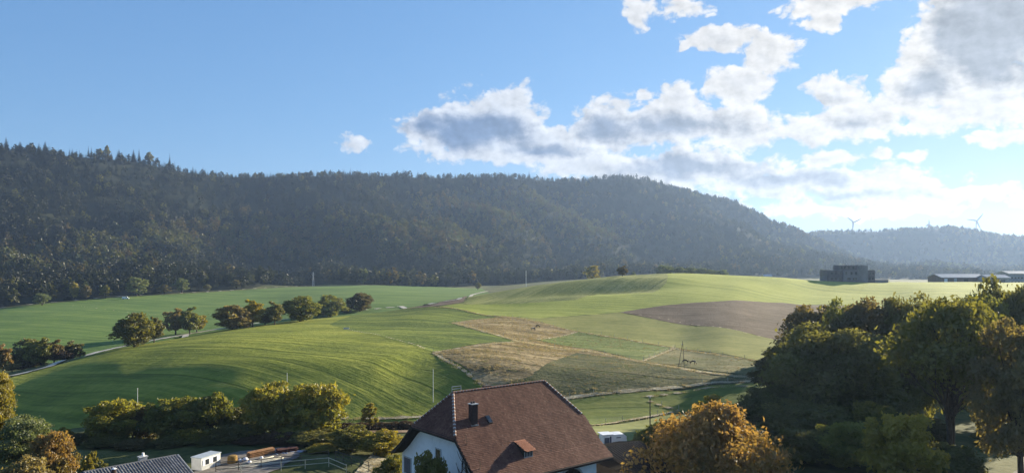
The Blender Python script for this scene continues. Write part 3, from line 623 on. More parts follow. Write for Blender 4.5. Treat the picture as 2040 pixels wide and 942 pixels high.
# prototypes: near (fine leaves), middle distance, far
broadleaf('big_a', 15, 7.5, .06, 95, 230, .27, 11, top=.25, boxy=2.6, low=-.9)
broadleaf('big_b', 16, 6.2, .10, 80, 220, .27, 12, top=.35, sq=1.3, boxy=2.4, low=-.9)
broadleaf('big_open', 17, 8, .36, 64, 230, .26, 16, top=.2, open_=.10, trunk_r=.34, fork=.25, multi=2, low=-.5)
broadleaf('dome', 8.5, 8.2, .0, 100, 240, .23, 17, top=.30, sq=-1.1, low=-.9, boxy=2.0)
broadleaf('bush_a', 8, 4, .0, 70, 150, .24, 21, top=.5, sq=1.9, low=-.95, boxy=3.4)
broadleaf('bush_b', 7, 3.6, .0, 56, 140, .24, 22, top=.45, sq=1.7, low=-.95, boxy=2.8)
broadleaf('young', 5, 1.8, .15, 24, 130, .17, 23, top=.3)
broadleaf('row_a', 11, 5.2, .03, 66, 90, .40, 31, top=.3, sq=1.6, low=-.92, boxy=2.6)
broadleaf('row_b', 11, 4.2, .05, 54, 86, .40, 32, top=.35, sq=1.5, low=-.92, boxy=2.6)
broadleaf('row_c', 12, 5.6, .16, 50, 84, .42, 33, top=.2, sq=1.2, open_=.06)
broadleaf('edge_a', 16, 6, .08, 34, 34, .75, 41, top=.3, low=-.9)
broadleaf('edge_b', 14, 4.5, .1, 28, 34, .7, 42, top=.2, low=-.9)
conifer('spruce', 22, 4.2, 20, 10, 1, 51); conifer('spruce_b', 20, 3.2, 18, 9, 1, 52, .2)

GR = 'big trees on the right above the village'
RIGHT = [
 ('big_a', 'dark', 1650, 112, 652, 118, 'huge dark green tree filling the lower right, between the orange tree and the open-crowned tree'),
 ('big_b', 'brown', 1572, 138, 690, 62, 'brownish tree at the left edge of the big right-hand group'),
 ('big_b', 'brown', 1622, 142, 612, 66, 'tree with brown autumn top overlapping the ploughed field'),
 ('big_a', 'dark', 1530, 110, 772, 56, 'low dark tree just behind the right side of the orange tree'),
 ('big_b', 'brown', 1748, 125, 598, 76, 'tree with faint rusty top in the middle of the right-hand group'),
 ('big_a', 'green', 1690, 132, 603, 62, 'green tree between the two rusty-topped trees at the top of the group'),
 ('big_a', 'dark', 1815, 122, 594, 72, 'dark green tree left of the open-crowned tree, level with its top'),
 ('big_b', 'green', 1950, 116, 592, 60, 'green tree between the open-crowned tree and the yellow-green highest tree'),
 ('big_open', 'olive', 1893, 90, 597, 116, 'tall olive green tree with open crown showing its forked trunk'),
 ('big_a', 'olive', 2012, 122, 562, 84, 'yellow-green tree rising highest at the right picture edge'),
 ('big_b', 'tan', 2035, 80, 640, 82, 'tan yellow tree at the right picture edge below the yellow-green one'),
 ('big_a', 'dark', 1715, 112, 740, 90, 'dark tree behind the small yellowish tree at lower right'),
 ('bush_a', 'yellow', 1798, 76, 826, 68, 'small yellowish tree low down before the open-crowned tree'),
 ('big_a', 'dark', 1590, 104, 800, 70, 'dark low tree at the bottom edge right of the orange tree'),
 ('bush_a', 'dark', 1600, 88, 856, 62, 'dark undergrowth bush right of the orange tree, lowest row'),
 ('bush_a', 'green', 1690, 86, 842, 60, 'green undergrowth bush left of the small yellowish tree'),
 ('bush_b', 'dark', 1650, 98, 812, 60, 'dark bush under the huge dark green tree'),
 ('bush_b', 'olive', 1745, 98, 800, 46, 'olive bush behind the small yellowish tree'),
 ('bush_b', 'brown', 1850, 100, 835, 40, 'brownish bush left of the forked trunk'),
 ('bush_b', 'dark', 1995, 98, 850, 44, 'dark bush right of the forked trunk'),
 ('bush_b', 'dark', 1890, 78, 880, 60, 'low dark bush at the foot of the forked trunk'),
]
for i, (k, lf, px, D, tp, hw, lb) in enumerate(RIGHT): tree('tree' if k[:4] != 'bush' else 'bush', k, lf, px, D, tp, hw, lb, GR, 'tree' if k[:4] != 'bush' else 'bush')
tree('orange_tree', 'dome', 'orange', 1424, 76, 806, 126, 'wide orange autumn tree at the bottom, right of the farmhouse', None)
tree('tree', 'young', 'yellow', 1416, 100, 785, 30, 'small yellow tree peeking up behind the orange tree', None)
tree('shrub', 'bush_b', 'green', 1322, 92, 838, 42, 'green shrub behind the left shoulder of the orange tree', 'shrubs round the farmhouse', 'shrub')
tree('shrub', 'bush_b', 'dark', 1282, 88, 864, 26, 'dark green shrub between the horse trailer and the orange tree', 'shrubs round the farmhouse', 'shrub')
# the wood goes on to the right of the big group; its shade falls across the paddocks
BACK = 'trees standing behind the big right-hand group'
for px, D, tp, hw, lf in [(1600, 150, 650, 50, 'dark'), (1640, 185, 632, 56, 'dark'), (1700, 190, 628, 60, 'dark'), (1780, 200, 622, 66, 'olive'), (1690, 160, 655, 60, 'green'), (1800, 165, 640, 66, 'dark'), (1900, 210, 625, 60, 'green'), (1930, 170, 615, 80, 'olive'), (1860, 235, 612, 50, 'dark'), (2060, 180, 600, 80, 'green'), (2180, 150, 590, 100, 'dark'), (2250, 200, 600, 90, 'green')]:
    tree('tree', 'row_a', lf, px, D, tp, hw, 'tree hidden in the wood behind the big right-hand trees', BACK)
HG = 'tall hedge trees along the foot of the large green field'
HEDGE = [
 ('bush_a', 'hedge', 230, 107, 797, 50, 'yellow-green hedge tree, leftmost of the tall hedge row'),
 ('bush_b', 'brown', 294, 108, 806, 26, 'brownish hedge tree squeezed between two green ones'),
 ('bush_a', 'hedge', 348, 106, 793, 46, 'dark green hedge tree with yellow tips left of the gap'),
 ('bush_b', 'hedge', 415, 107, 784, 42, 'hedge tree with golden top just left of the gap in the row'),
 ('bush_b', 'dark', 480, 110, 808, 36, 'low dark hedge tree filling the gap in the row'),
 ('bush_a', 'hedge', 541, 106, 765, 46, 'hedge tree with golden brown top right of the gap'),
 ('bush_b', 'hedge', 592, 109, 772, 30, 'dark hedge tree between the two tallest hedge trees'),
 ('bush_a', 'hedge', 632, 106, 763, 48, 'tallest hedge tree, its right side glowing yellow, end of the row'),
]
for k, lf, px, D, tp, hw, lb in HEDGE: tree('hedge_tree', k, lf, px, D, tp, hw * 1.12, lb, HG)
BG = 'low bushes behind the yard'
for k, lf, px, D, tp, hw, lb in [
 ('bush_b', 'redbrown', 505, 102, 868, 34, 'dark red-brown bush behind the timber stack'),
 ('bush_a', 'redbrown', 560, 101, 860, 40, 'wide red-brown bush right of the timber stack'),
 ('bush_b', 'dark', 425, 103, 872, 40, 'dark bush behind the white site cabin'),
 ('bush_b', 'dark', 345, 102, 868, 42, 'dark bush behind the grey tiled roof ridge'),
 ('bush_b', 'brown', 270, 101, 876, 38, 'brownish bush behind the small roof chimney'),
 ('bush_a', 'dark', 620, 100, 858, 44, 'dark bush at the foot of the yellow-lit hedge tree'),
 ('bush_a', 'dark', 215, 103, 868, 40, 'dark bush below the leftmost hedge tree'),
 ('bush_b', 'dark', 160, 106, 862, 34, 'low dark bush left of the whole hedge row'),
 ('bush_a', 'hedge', 385, 104, 852, 40, 'mid-height bush filling in below the third hedge tree'),
 ('bush_a', 'dark', 470, 104, 846, 42, 'dark bush under the gap in the hedge row'),
 ('bush_b', 'hedge', 585, 103, 848, 40, 'bush filling in between the two tallest hedge trees'),
 ('bush_b', 'olive', 662, 99, 868, 30, 'olive bush right below the glowing yellow hedge tree'),
 ('bush_b', 'yellow', 640, 95, 890, 30, 'low yellowish bush by the corner of the arena railing'),
 ('bush_a', 'olive', 702, 95, 850, 40, 'rounded olive bush left of the farmhouse'),
 ('bush_b', 'yellow', 757, 93, 858, 40, 'yellow-tipped bush next to the farmhouse eave'),
 ('young', 'yellow', 737, 112, 802, 15, 'slender yellow sapling on the hedge bank'),
 ('bush_b', 'olive', 782, 74, 905, 30, 'green bush under the left eave of the farmhouse')]:
    tree('bush' if k != 'young' else 'sapling', k, lf, px, D, tp, hw, lb, BG, 'bush' if k != 'young' else 'tree')
for i_, (px, lb) in enumerate([(688, 'brown hedge shrub nearest the glowing yellow hedge tree'), (716, 'brown hedge shrub left of the slender sapling'), (748, 'brown hedge shrub directly behind the slender sapling'), (780, 'brown hedge shrub midway between the sapling and the farmhouse'), (810, 'brown hedge shrub beside the farmhouse roof edge')]):
    tree('hedge_shrub', 'bush_b', 'redbrown', px, 114, 843 - i_, 21, lb, 'low brown hedge below the large green field', 'shrub')
LG = 'garden trees at the lower left'
for k, lf, px, D, tp, hw, lb in [
 ('big_b', 'palegreen', 42, 86, 830, 56, 'pale green tree at the lower left beside the orange one'),
 ('bush_a', 'orange', 106, 80, 860, 43, 'orange-brown garden tree at the lower left'),
 ('young', 'yellow', 129, 104, 850, 15, 'little round yellow-green tree behind the orange garden tree'),
 ('young', 'yellow', 180, 78, 900, 17, 'bright yellow shrub left of the grey tiled roof'),
 ('young', 'olive', 204, 77, 915, 14, 'low green-yellow shrub touching the grey tiled roof'),
 ('bush_b', 'tan', 40, 70, 914, 52, 'tan bush in the very bottom left corner'),
 ('big_b', 'yellow', -14, 92, 736, 38, 'tall yellow tree cut by the left picture edge')]:
    tree('garden_tree', k, lf, px, D, tp, hw, lb, LG)
# row of trees along the lane
RG = 'row of trees along the farm lane'; CG = 'clump of trees left of the lane'
def row(k, lf, px, base, tp, hw, lb, g=RG, nm='lane_tree', cat='tree', back=0, D=None):
    if D is None: D = hitg(px, base)[1] + back
    tree(nm, k, lf, px, D, tp, hw * (1.12 if g in (RG, CG) else 1.05), lb, g, cat)
row('row_a', 'olive', 268, 691, 625, 33, 'big round olive tree standing alone at the left of the lane')
row('row_b', 'dark', 307, 684, 632, 15, 'dark tree half hidden behind the big round one', back=8)
row('row_b', 'tan', 350, 668, 615, 19, 'pale tan left half of the tree pair by the branching lane', back=6)
row('row_b', 'green', 378, 667, 613, 17, 'dark tree in the pair by the branching lane', back=4)
row('row_b', 'yellow', 392, 664, 624, 15, 'small yellow tree right of the pair by the branching lane', back=6)
row('row_a', 'tan', 462, 656, 608, 32, 'wide tree with tan autumn top, first of the long row')
row('row_b', 'yellow', 503, 651, 598, 20, 'tree with pale yellow top, second in the long row', back=4)
row('row_b', 'brown', 528, 648, 624, 14, 'small brownish tree between the yellow-topped and the round dark tree', back=3)
row('row_b', 'dark', 547, 647, 601, 15, 'narrow rounded dark green tree in the long row')
row('row_a', 'green', 598, 640, 591, 34, 'broad dark oak-like tree in the middle of the long row')
row('row_b', 'green', 633, 634, 610, 13, 'small green tree between the two broad dark ones', back=4)
row('row_a', 'green', 658, 631, 588, 26, 'rounded green tree, second from the right in the long row')
row('row_b', 'dark', 690, 625, 614, 9, 'tiny dark bush between the last two trees of the row', cat='bush', nm='lane_bush', back=3)
row('row_a', 'brown', 717, 620, 584, 24, 'brownish round tree at the right end of the long row')
CG = 'clump of trees left of the lane'
row('row_a', 'dark', 62, 725, 676, 30, 'dark green tree at the left of the clump', CG, D=240)
row('row_b', 'green', 82, 725, 673, 22, 'bright green tree in the middle of the clump', CG, D=236)
row('row_b', 'brown', 108, 725, 677, 16, 'pinkish brown tree at the right of the clump', CG, D=238)
row('row_b', 'dark', 145, 722, 680, 16, 'small dark tree set apart right of the clump', CG, D=246)
row('row_b', 'redbrown', 128, 726, 700, 14, 'low brown bush between the clump and the small dark tree', CG, D=236)
row('row_b', 'orange', 6, 735, 687, 13, 'orange tree cut by the left picture edge beside the clump', CG, D=226)
row('row_b', 'tan', 24, 742, 723, 13, 'low grey-tan bush at the end of the lane on the left', CG, nm='lane_bush', cat='bush', D=222)
row('row_b', 'redbrown', 44, 742, 728, 12, 'low reddish bush beside the lane on the left', CG, nm='lane_bush', cat='bush', D=223)
EG = 'separate trees along the forest edge'
row('edge_a', 'palegreen', 272, 590, 552, 19, 'tall pale green round tree at the forest edge', EG, nm='edge_tree')
row('edge_b', 'tan', 327, 586, 566, 10, 'small tan tree at the forest edge', EG, nm='edge_tree')
row('edge_b', 'palegreen', 362, 584, 554, 12, 'pointed grey-green tree at the forest edge', EG, nm='edge_tree')
row('edge_a', 'palegreen', 84, 608, 584, 15, 'low grey-green bush-like tree at the far left forest edge', EG, nm='edge_tree')
row('edge_b', 'tan', 471, 575, 557, 11, 'grey-tan tree at the forest edge above the yellow-topped lane tree', EG, nm='edge_tree')
row('edge_b', 'yellow', 149, 598, 562, 9, 'yellow tree shining out of the left forest edge', EG, nm='edge_tree')
row('edge_b', 'brown', 172, 597, 568, 11, 'orange-brown tree next to the yellow one at the forest edge', EG, nm='edge_tree')
row('edge_b', 'olive', 210, 594, 568, 9, 'small olive tree right of the orange-brown one at the forest edge', EG, nm='edge_tree')
row('edge_a', 'yellow', 1180, 0, 529, 15, 'pale yellow-leaved tree below the forest beside the knoll', EG, nm='edge_tree', D=650)
row('edge_b', 'dark', 413, 580, 566, 8, 'small dark tree at the forest edge', EG, nm='edge_tree')
for px, tp, hw, lb in [(1326, 528, 20, 'leftmost hazy tree of the far row beyond the plateau'), (1352, 532, 14, 'second hazy tree of the far row beyond the plateau'), (1376, 533, 15, 'middle hazy tree of the far row beyond the plateau'), (1398, 534, 13, 'fourth hazy tree of the far row beyond the plateau'), (1418, 537, 13, 'fifth hazy tree of the far row beyond the plateau'), (1440, 537, 13, 'rightmost hazy tree of the far row beyond the plateau')]:
    tree('far_tree', 'edge_a', 'palegreen', px, 640, tp, hw, lb, 'far row of trees beyond the plateau')
tree('lone_tree', 'row_b', 'brown', 1240, 398, 530, 10.5, 'single round tree standing alone on top of the knoll', None)
tree('far_tree', 'edge_b', 'palegreen', 1262, 600, 541, 5, 'tiny hazy tree just right of the single tree on the knoll', None)
tree('far_tree', 'edge_b', 'dark', 952, 700, 562, 7, 'small dark tree in the valley left of the white pole', None)

# ---------------------------------------------------------------- geometry-node scatter for what nobody could count
def scatter(name, pts, scl, rot, kind, tint, protos, label, mat_note=None):
    col = bpy.data.collections.new(name + '_kinds')
    for q in protos: col.objects.link(q)
    n = len(pts); me = bpy.data.meshes.new(name); me.vertices.add(n); me.vertices.foreach_set('co', np.asarray(pts, np.float32).ravel())
    for nm_, ty, arr in (('scl', 'FLOAT', scl), ('rot', 'FLOAT', rot), ('kind', 'INT', kind), ('tint_i', 'FLOAT', tint)):
        a = me.attributes.new(nm_, ty, 'POINT'); a.data.foreach_set('value', np.asarray(arr, np.float32 if ty == 'FLOAT' else np.int32))
    me.update(); o = link(name, me); tag(o, label, None, None, 'stuff')
    gt = bpy.data.node_groups.new(name, 'GeometryNodeTree')
    gt.interface.new_socket('Geometry', in_out='INPUT', socket_type='NodeSocketGeometry'); gt.interface.new_socket('Geometry', in_out='OUTPUT', socket_type='NodeSocketGeometry')
    gi = gt.nodes.new('NodeGroupInput'); go = gt.nodes.new('NodeGroupOutput')
    ci = gt.nodes.new('GeometryNodeCollectionInfo'); ci.inputs[0].default_value = col; ci.inputs['Separate Children'].default_value = True; ci.inputs['Reset Children'].default_value = True
    ip = gt.nodes.new('GeometryNodeInstanceOnPoints'); ip.inputs['Pick Instance'].default_value = True
    def na_(nm_, ty):
        q = gt.nodes.new('GeometryNodeInputNamedAttribute'); q.data_type = ty; q.inputs[0].default_value = nm_; return q.outputs[0]
    mtp = gt.nodes.new('GeometryNodeMeshToPoints')
    gt.links.new(gi.outputs[0], mtp.inputs[0]); gt.links.new(mtp.outputs[0], ip.inputs['Points']); gt.links.new(ci.outputs[0], ip.inputs['Instance'])
    gt.links.new(na_('kind', 'INT'), ip.inputs['Instance Index']); gt.links.new(na_('scl', 'FLOAT'), ip.inputs['Scale'])
    cx_ = gt.nodes.new('ShaderNodeCombineXYZ'); gt.links.new(na_('rot', 'FLOAT'), cx_.inputs[2]); gt.links.new(cx_.outputs[0], ip.inputs['Rotation'])
    gt.links.new(ip.outputs[0], go.inputs[0])
    md = o.modifiers.new('scatter', 'NODES'); md.node_group = gt; return o
def proto_obj(nm_, key, leafm):
    Hh, Rr, (V, Fc, Tn), mb = PROTO[key]
    return bpy.data.objects.new(nm_, fast_mesh(nm_, V, Fc, [M['leaf_' + leafm]], False, {'tint': ('FACE', Tn)}))
# forest: names sort in the order of their index
broadleaf('fb1', 17, 6.0, .15, 13, 15, 1.45, 61, top=.1, low=-.9); broadleaf('fb2', 15, 5.2, .1, 12, 15, 1.35, 62, top=.1, low=-.9); broadleaf('fb3', 19, 5.4, .2, 13, 14, 1.4, 63, low=-.9)
conifer('fc1', 20, 4.6, 11, 8, 1, 64, .05); conifer('fc2', 22, 4.0, 12, 8, 1, 65, .05)
fprotos = [proto_obj('forest_tree_a', 'fb1', 'wood_green'), proto_obj('forest_tree_b', 'fb2', 'wood_olive'), proto_obj('forest_tree_c', 'fb3', 'wood_mixed'), proto_obj('forest_tree_d', 'fb1', 'wood_brown'),
           proto_obj('forest_tree_e', 'fc1', 'conifer'), proto_obj('forest_tree_f', 'fc2', 'conifer'), proto_obj('forest_tree_g', 'fb2', 'wood_palegreen'), proto_obj('forest_tree_h', 'fb1', 'shadebroad'), proto_obj('forest_tree_i', 'fb3', 'shadebroad')]
def forest_points(n, amin, amax, rmin, rmax, rs):
    a = rs.uniform(math.radians(amin), math.radians(amax), n); r = np.sqrt(rs.uniform(rmin ** 2, rmax ** 2, n))
    return np.sin(a) * r, np.cos(a) * r
rs = np.random.default_rng(99)
x1, y1 = forest_points(60000, -41, 39, 500, 2500, rs); x2, y2 = forest_points(12000, 12, 41, 2000, 3300, rs)
X = np.concatenate([x1, x2]); Y = np.concatenate([y1, y2])
keep = sdf_poly(FARP, X, Y) > 3
X, Y = X[keep], Y[keep]; Z = ground_v(X, Y)
rr = np.hypot(X, Y); aa = np.degrees(np.arctan2(X, Y))
# leave out the far side of the ridge, which nothing can see
rcrest = np.interp(np.radians(aa), azk, np.array([rk[i][5 + 11] for i in range(len(cols))]))
hid = (rr > rcrest + 60) & (rr < rcrest + 900) & (aa < 20) | ((rr > rcrest + 60) & (aa < 18))
dens_keep = rs.random(len(X)) < np.where(rr > 2150, .9, np.clip(900 / rr, .55, 1))
k = ~hid & dens_keep; X, Y, Z, rr, aa, rcrest = X[k], Y[k], Z[k], rr[k], aa[k], rcrest[k]
n_ = len(X); hfr = np.clip((Z + 20) / 180, 0, 1)
# stands paint slope light: dark spruce for shade, bright mixed broadleaf for sunlit belts
PXf = CX + F * X / Y; PYf = HZ - F * (Z + 8) / Y
wob1 = fnoise(X / 160, Y / 160, 4, 44); wob2 = fnoise(X / 60, Y / 60, 3, 45)
def blob(cx_, cy_, rx_, ry_): return np.exp(-(((PXf - cx_) / rx_) ** 2 + ((PYf - cy_) / ry_) ** 2) ** 1.5)
lit_belt = np.maximum.reduce([blob(540, 468, 200, 46), blob(330, 470, 160, 30) * .9, blob(120, 508, 230, 30) * .9, blob(1010, 420, 170, 58), blob(1150, 470, 140, 40) * .8, blob(880, 470, 120, 40) * .7, blob(560, 345, 120, 12) * .6, blob(250, 580, 260, 14) * .6])
lit_belt = np.clip(lit_belt * 1.15 + wob1 * .55 + wob2 * .30 - .12, 0, 1)
far_ = rr > 2250; lit_belt[far_] = np.clip(.25 + wob1[far_] * .8, 0, 1)
pc = np.where(lit_belt > .35, .10, .42 + .35 * hfr); u_ = rs.random(n_); con = u_ < pc
au = fnoise(X / 80, Y / 80, 3, 77)
warm = np.where(au > .12, rs.choice([3, 2, 1, 1], n_), rs.choice([0, 1, 2, 6], n_, p=[.34, .36, .12, .18]))
kind = np.where(con, rs.integers(4, 6, n_), np.where(rs.random(n_) < lit_belt * 1.3, warm, rs.choice([7, 8, 0, 3], n_, p=[.46, .42, .08, .04])))
scl = rs.uniform(.62, 1.15, n_) * np.where(rr > 2250, 1.25, 1); scl *= 1 + .30 * wob2 + .22 * wob1; scl[rr > rcrest - 40] *= .80; scl *= np.where(con, .92, 1)
scatter('forest', np.stack([X, Y, Z - .5], 1), scl, rs.uniform(0, 6.28, n_), kind, rs.random(n_), fprotos, 'mixed autumn forest of spruce and broadleaved trees covering the hillsides')
print('forest trees', n_)


# dry tufts on the paddocks and verges
def tuft(nm_, nb, hh, sp, mat, seed):
    r_ = np.random.default_rng(seed); V = []; Fc = []; Tn = []
    for k in range(nb):
        a = r_.uniform(0, 6.28); rr_ = sp * r_.random() ** .5; x, y = math.cos(a) * rr_, math.sin(a) * rr_; b = r_.uniform(0, 6.28); w_ = .035; l = r_.uniform(.1, .35) * hh; h_ = hh * r_.uniform(.6, 1.1)
        c, s_ = math.cos(b), math.sin(b); n0 = len(V)
        V += [(x - c * w_, y - s_ * w_, 0), (x + c * w_, y + s_ * w_, 0), (x + l * math.cos(a) + c * w_ * .4, y + l * math.sin(a) + s_ * w_ * .4, h_), (x + l * math.cos(a), y + l * math.sin(a), h_ * 1.02)]
        Fc.append((n0, n0 + 1, n0 + 2, n0 + 3)); Tn.append(r_.random())
    return bpy.data.objects.new(nm_, fast_mesh(nm_, V, Fc, [mat], False, {'tint': ('FACE', Tn)}))
M['leaf_straw'] = mat_leaf('straw', [(.13, .105, .062), (.27, .215, .130), (.46, .38, .25)], trans=.25)
M['leaf_grass'] = mat_leaf('grass_blades', [(.06, .09, .02), (.12, .16, .035), (.20, .21, .06)], trans=.35)
M['leaf_pale'] = mat_leaf('pale_straw', [(.22, .18, .10), (.36, .30, .19), (.52, .45, .31)], trans=.25)
tp_ = [tuft('tuft_a', 16, .34, .38, M['leaf_straw'], 1), tuft('tuft_b', 16, .22, .42, M['leaf_straw'], 2), tuft('tuft_c', 16, .16, .4, M['leaf_grass'], 3), tuft('tuft_d', 18, .26, .36, M['leaf_pale'], 4)]
pts = []; ks = []; sc_ = []
def fill(P, dens, straw, hs=1.0, avoid=None):
    A = np.array(P); mn, mx = A.min(0), A.max(0); n = int((mx - mn).prod() * dens); x = rs.uniform(mn[0], mx[0], n); y = rs.uniform(mn[1], mx[1], n)
    nz = fnoise(x / 7, y / 2.6, 3, 61) + fnoise(x / 25, y / 25, 2, 62) * .6
    k = (sdf_poly(P, x, y) > .2) & (rs.random(n) < np.clip(.55 + nz * 2.0, .06, 1))
    if avoid is not None: k &= (sdf_poly(avoid, x, y) < rs.normal(0, 2.0, n))
    x, y, nz = x[k], y[k], nz[k]
    pts.append(np.stack([x, y, ground_v(x, y) + .05], 1)); st = rs.random(len(x)) < straw + nz * .5; ks.append(np.where(st, rs.integers(0, 2, len(x)), 2)); sc_.append(hs * rs.uniform(.6, 1.3, len(x)))
def strip(P, wd, dens, hs=.8):
    for (ax, ay), (bx, by) in zip(P[:-1], P[1:]):
        L_ = math.hypot(bx - ax, by - ay); n = int(L_ * wd * dens); t = rs.random(n); o_ = rs.normal(0, wd * .33, n); nx, ny = -(by - ay) / L_, (bx - ax) / L_
        x = ax + (bx - ax) * t + nx * o_; y = ay + (by - ay) * t + ny * o_
        pts.append(np.stack([x, y, ground_v(x, y) + .05], 1)); ks.append(np.full(n, 3)); sc_.append(hs * rs.uniform(.6, 1.3, n))
fill(G_((863, 704), (1033, 682), (1068, 678), (1180, 697), (1282, 721), (1440, 752), (1560, 762), (1300, 776), (1132, 792), (1060, 790), (966, 770)), 3.6, .75, avoid=SHADE_PATCH)
fill(SHADE_PATCH, 2.4, .12, .8)  # greener tufts continue the painted shade
fill(G_((903, 643), (950, 636), (1010, 631), (1150, 661), (1068, 677), (1033, 682), (970, 662)), 1.8, .85, .9)
fill(G_((1284, 720), (1345, 696), (1530, 725), (1620, 745), (1500, 752)), 1.5, .35, .7)
fill(G_((1068, 677), (1150, 661), (1343, 693), (1282, 720), (1180, 696)), 1.5, .12, .7)
for nm, P, wd, mt, lb in STRIPS:
    if nm == 'grass_verge': strip(P, wd * 1.1, 4.0, .9)
fill([at(640, 117), at(850, 116), at(850, 122), at(640, 124)], 5, .7, .9); fill([at(700, 82), at(740, 92), at(790, 88), at(800, 74), at(720, 74)], 5, .8, .8)
pts = np.concatenate(pts); ks = np.concatenate(ks); sc_ = np.concatenate(sc_)
scatter('dry_grass', pts, sc_, rs.uniform(0, 6.28, len(pts)), ks, rs.random(len(pts)), tp_, 'tan dry grass tufts standing in the paddocks and verges')
print('tufts', len(pts))

# ---------------------------------------------------------------- farmhouse
M['tile'] = mat_tile('clay_tiles', [(.065, .028, .020), (.115, .048, .033), (.175, .082, .055), (.27, .15, .10)])
M['tile_orange'] = mat_tile('new_clay_tiles', [(.22, .09, .05), (.34, .14, .08), (.42, .20, .12)])
M['tile_grey'] = mat_tile('concrete_tiles', [(.07, .07, .075), (.13, .13, .14), (.20, .20, .21), (.30, .30, .30)])
M['plaster'] = mat_plain('white_plaster', [(.76, .76, .78), (.84, .84, .86), (.88, .88, .89)], .9, .9, .25, bscale=14)
M['wood_dark'] = mat_plain('dark_wood', [(.018, .014, .011), (.045, .034, .026)], .8, 4, .4, stretch=(1, 1, 6))
M['slate_clad'] = mat_plain('brown_cladding', [(.030, .020, .018), (.065, .042, .036)], .8, 5, .4)
M['metal_pale'] = mat_plain('zinc', [(.40, .41, .42), (.55, .56, .57)], .45, 3, .1, metal=.3)
M['glass'] = mat_plain('window_glass', [(.015, .02, .025), (.03, .035, .04)], .08, 2, .02, spec=.8)
M['shutter'] = mat_plain('grey_shutter', [(.07, .08, .10), (.12, .13, .16)], .6, 5, .2, stretch=(1, 1, 5))
M['stone_trim'] = mat_plain('stone_trim', [(.40, .40, .40), (.52, .52, .51)], .85, 6, .3)
TH = R(38.9); AH = 2.14; LR = 10.84; OX, OY, OZR = -5.27, 66.0, -11.27
gz = min(ground(OX, OY), ground(3, 70)) ; HR = OZR - gz
house = empty('farmhouse', (OX, OY, gz), TH)
tag(house, 'large white farmhouse with big half-hipped brown tiled roof at the bottom centre', 'house')
HM = Matrix.Translation((OX, OY, gz)) @ Matrix.Rotation(TH, 4, 'Z'); HI = HM.inverted()
def local_hit(px, py, P0, Nn):
    "sight line against a plane given in the farmhouse's own axes"
    o = HI @ Vector((0, 0, 0)); d = (HI @ Vector(((px - CX) / F, 1, -(py - HZ) / F))) - o
    t = (Vector(P0) - o).dot(Vector(Nn)) / d.dot(Vector(Nn)); return o + d * t
S_ = [0, 3.44, 5.6, 7.16]; Dp = [0, 3.2, 5.2, 6.3]
def roofz(y): return HR - float(np.interp(abs(y), S_, Dp))
mb = MB(); V = []
for sgn in (-1, 1):
    P = [(0, 0, HR), (LR, 0, HR), (LR + AH, sgn * 3.44, HR - 3.2), (-AH, sgn * 3.44, HR - 3.2), (-AH, sgn * 5.6, HR - 5.2), (LR + AH, sgn * 5.6, HR - 5.2), (-AH, sgn * 7.16, HR - 6.3), (LR + AH, sgn * 7.16, HR - 6.3)]
    fs = [(0, 3, 2, 1), (3, 4, 5, 2), (4, 6, 7, 5)]
    mb.add(P, fs if sgn < 0 else [f[::-1] for f in fs])
mb.add([(0, 0, HR), (-AH, 3.44, HR - 3.2), (-AH, -3.44, HR - 3.2)], [(0, 1, 2)]); mb.add([(LR, 0, HR), (LR + AH, -3.44, HR - 3.2), (LR + AH, 3.44, HR - 3.2)], [(0, 1, 2)])
roof = mb.build('roof', M['wood_dark'], house); sm = roof.modifiers.new('thickness', 'SOLIDIFY'); sm.thickness = .20; sm.offset = -1
TR = np.random.default_rng(5)
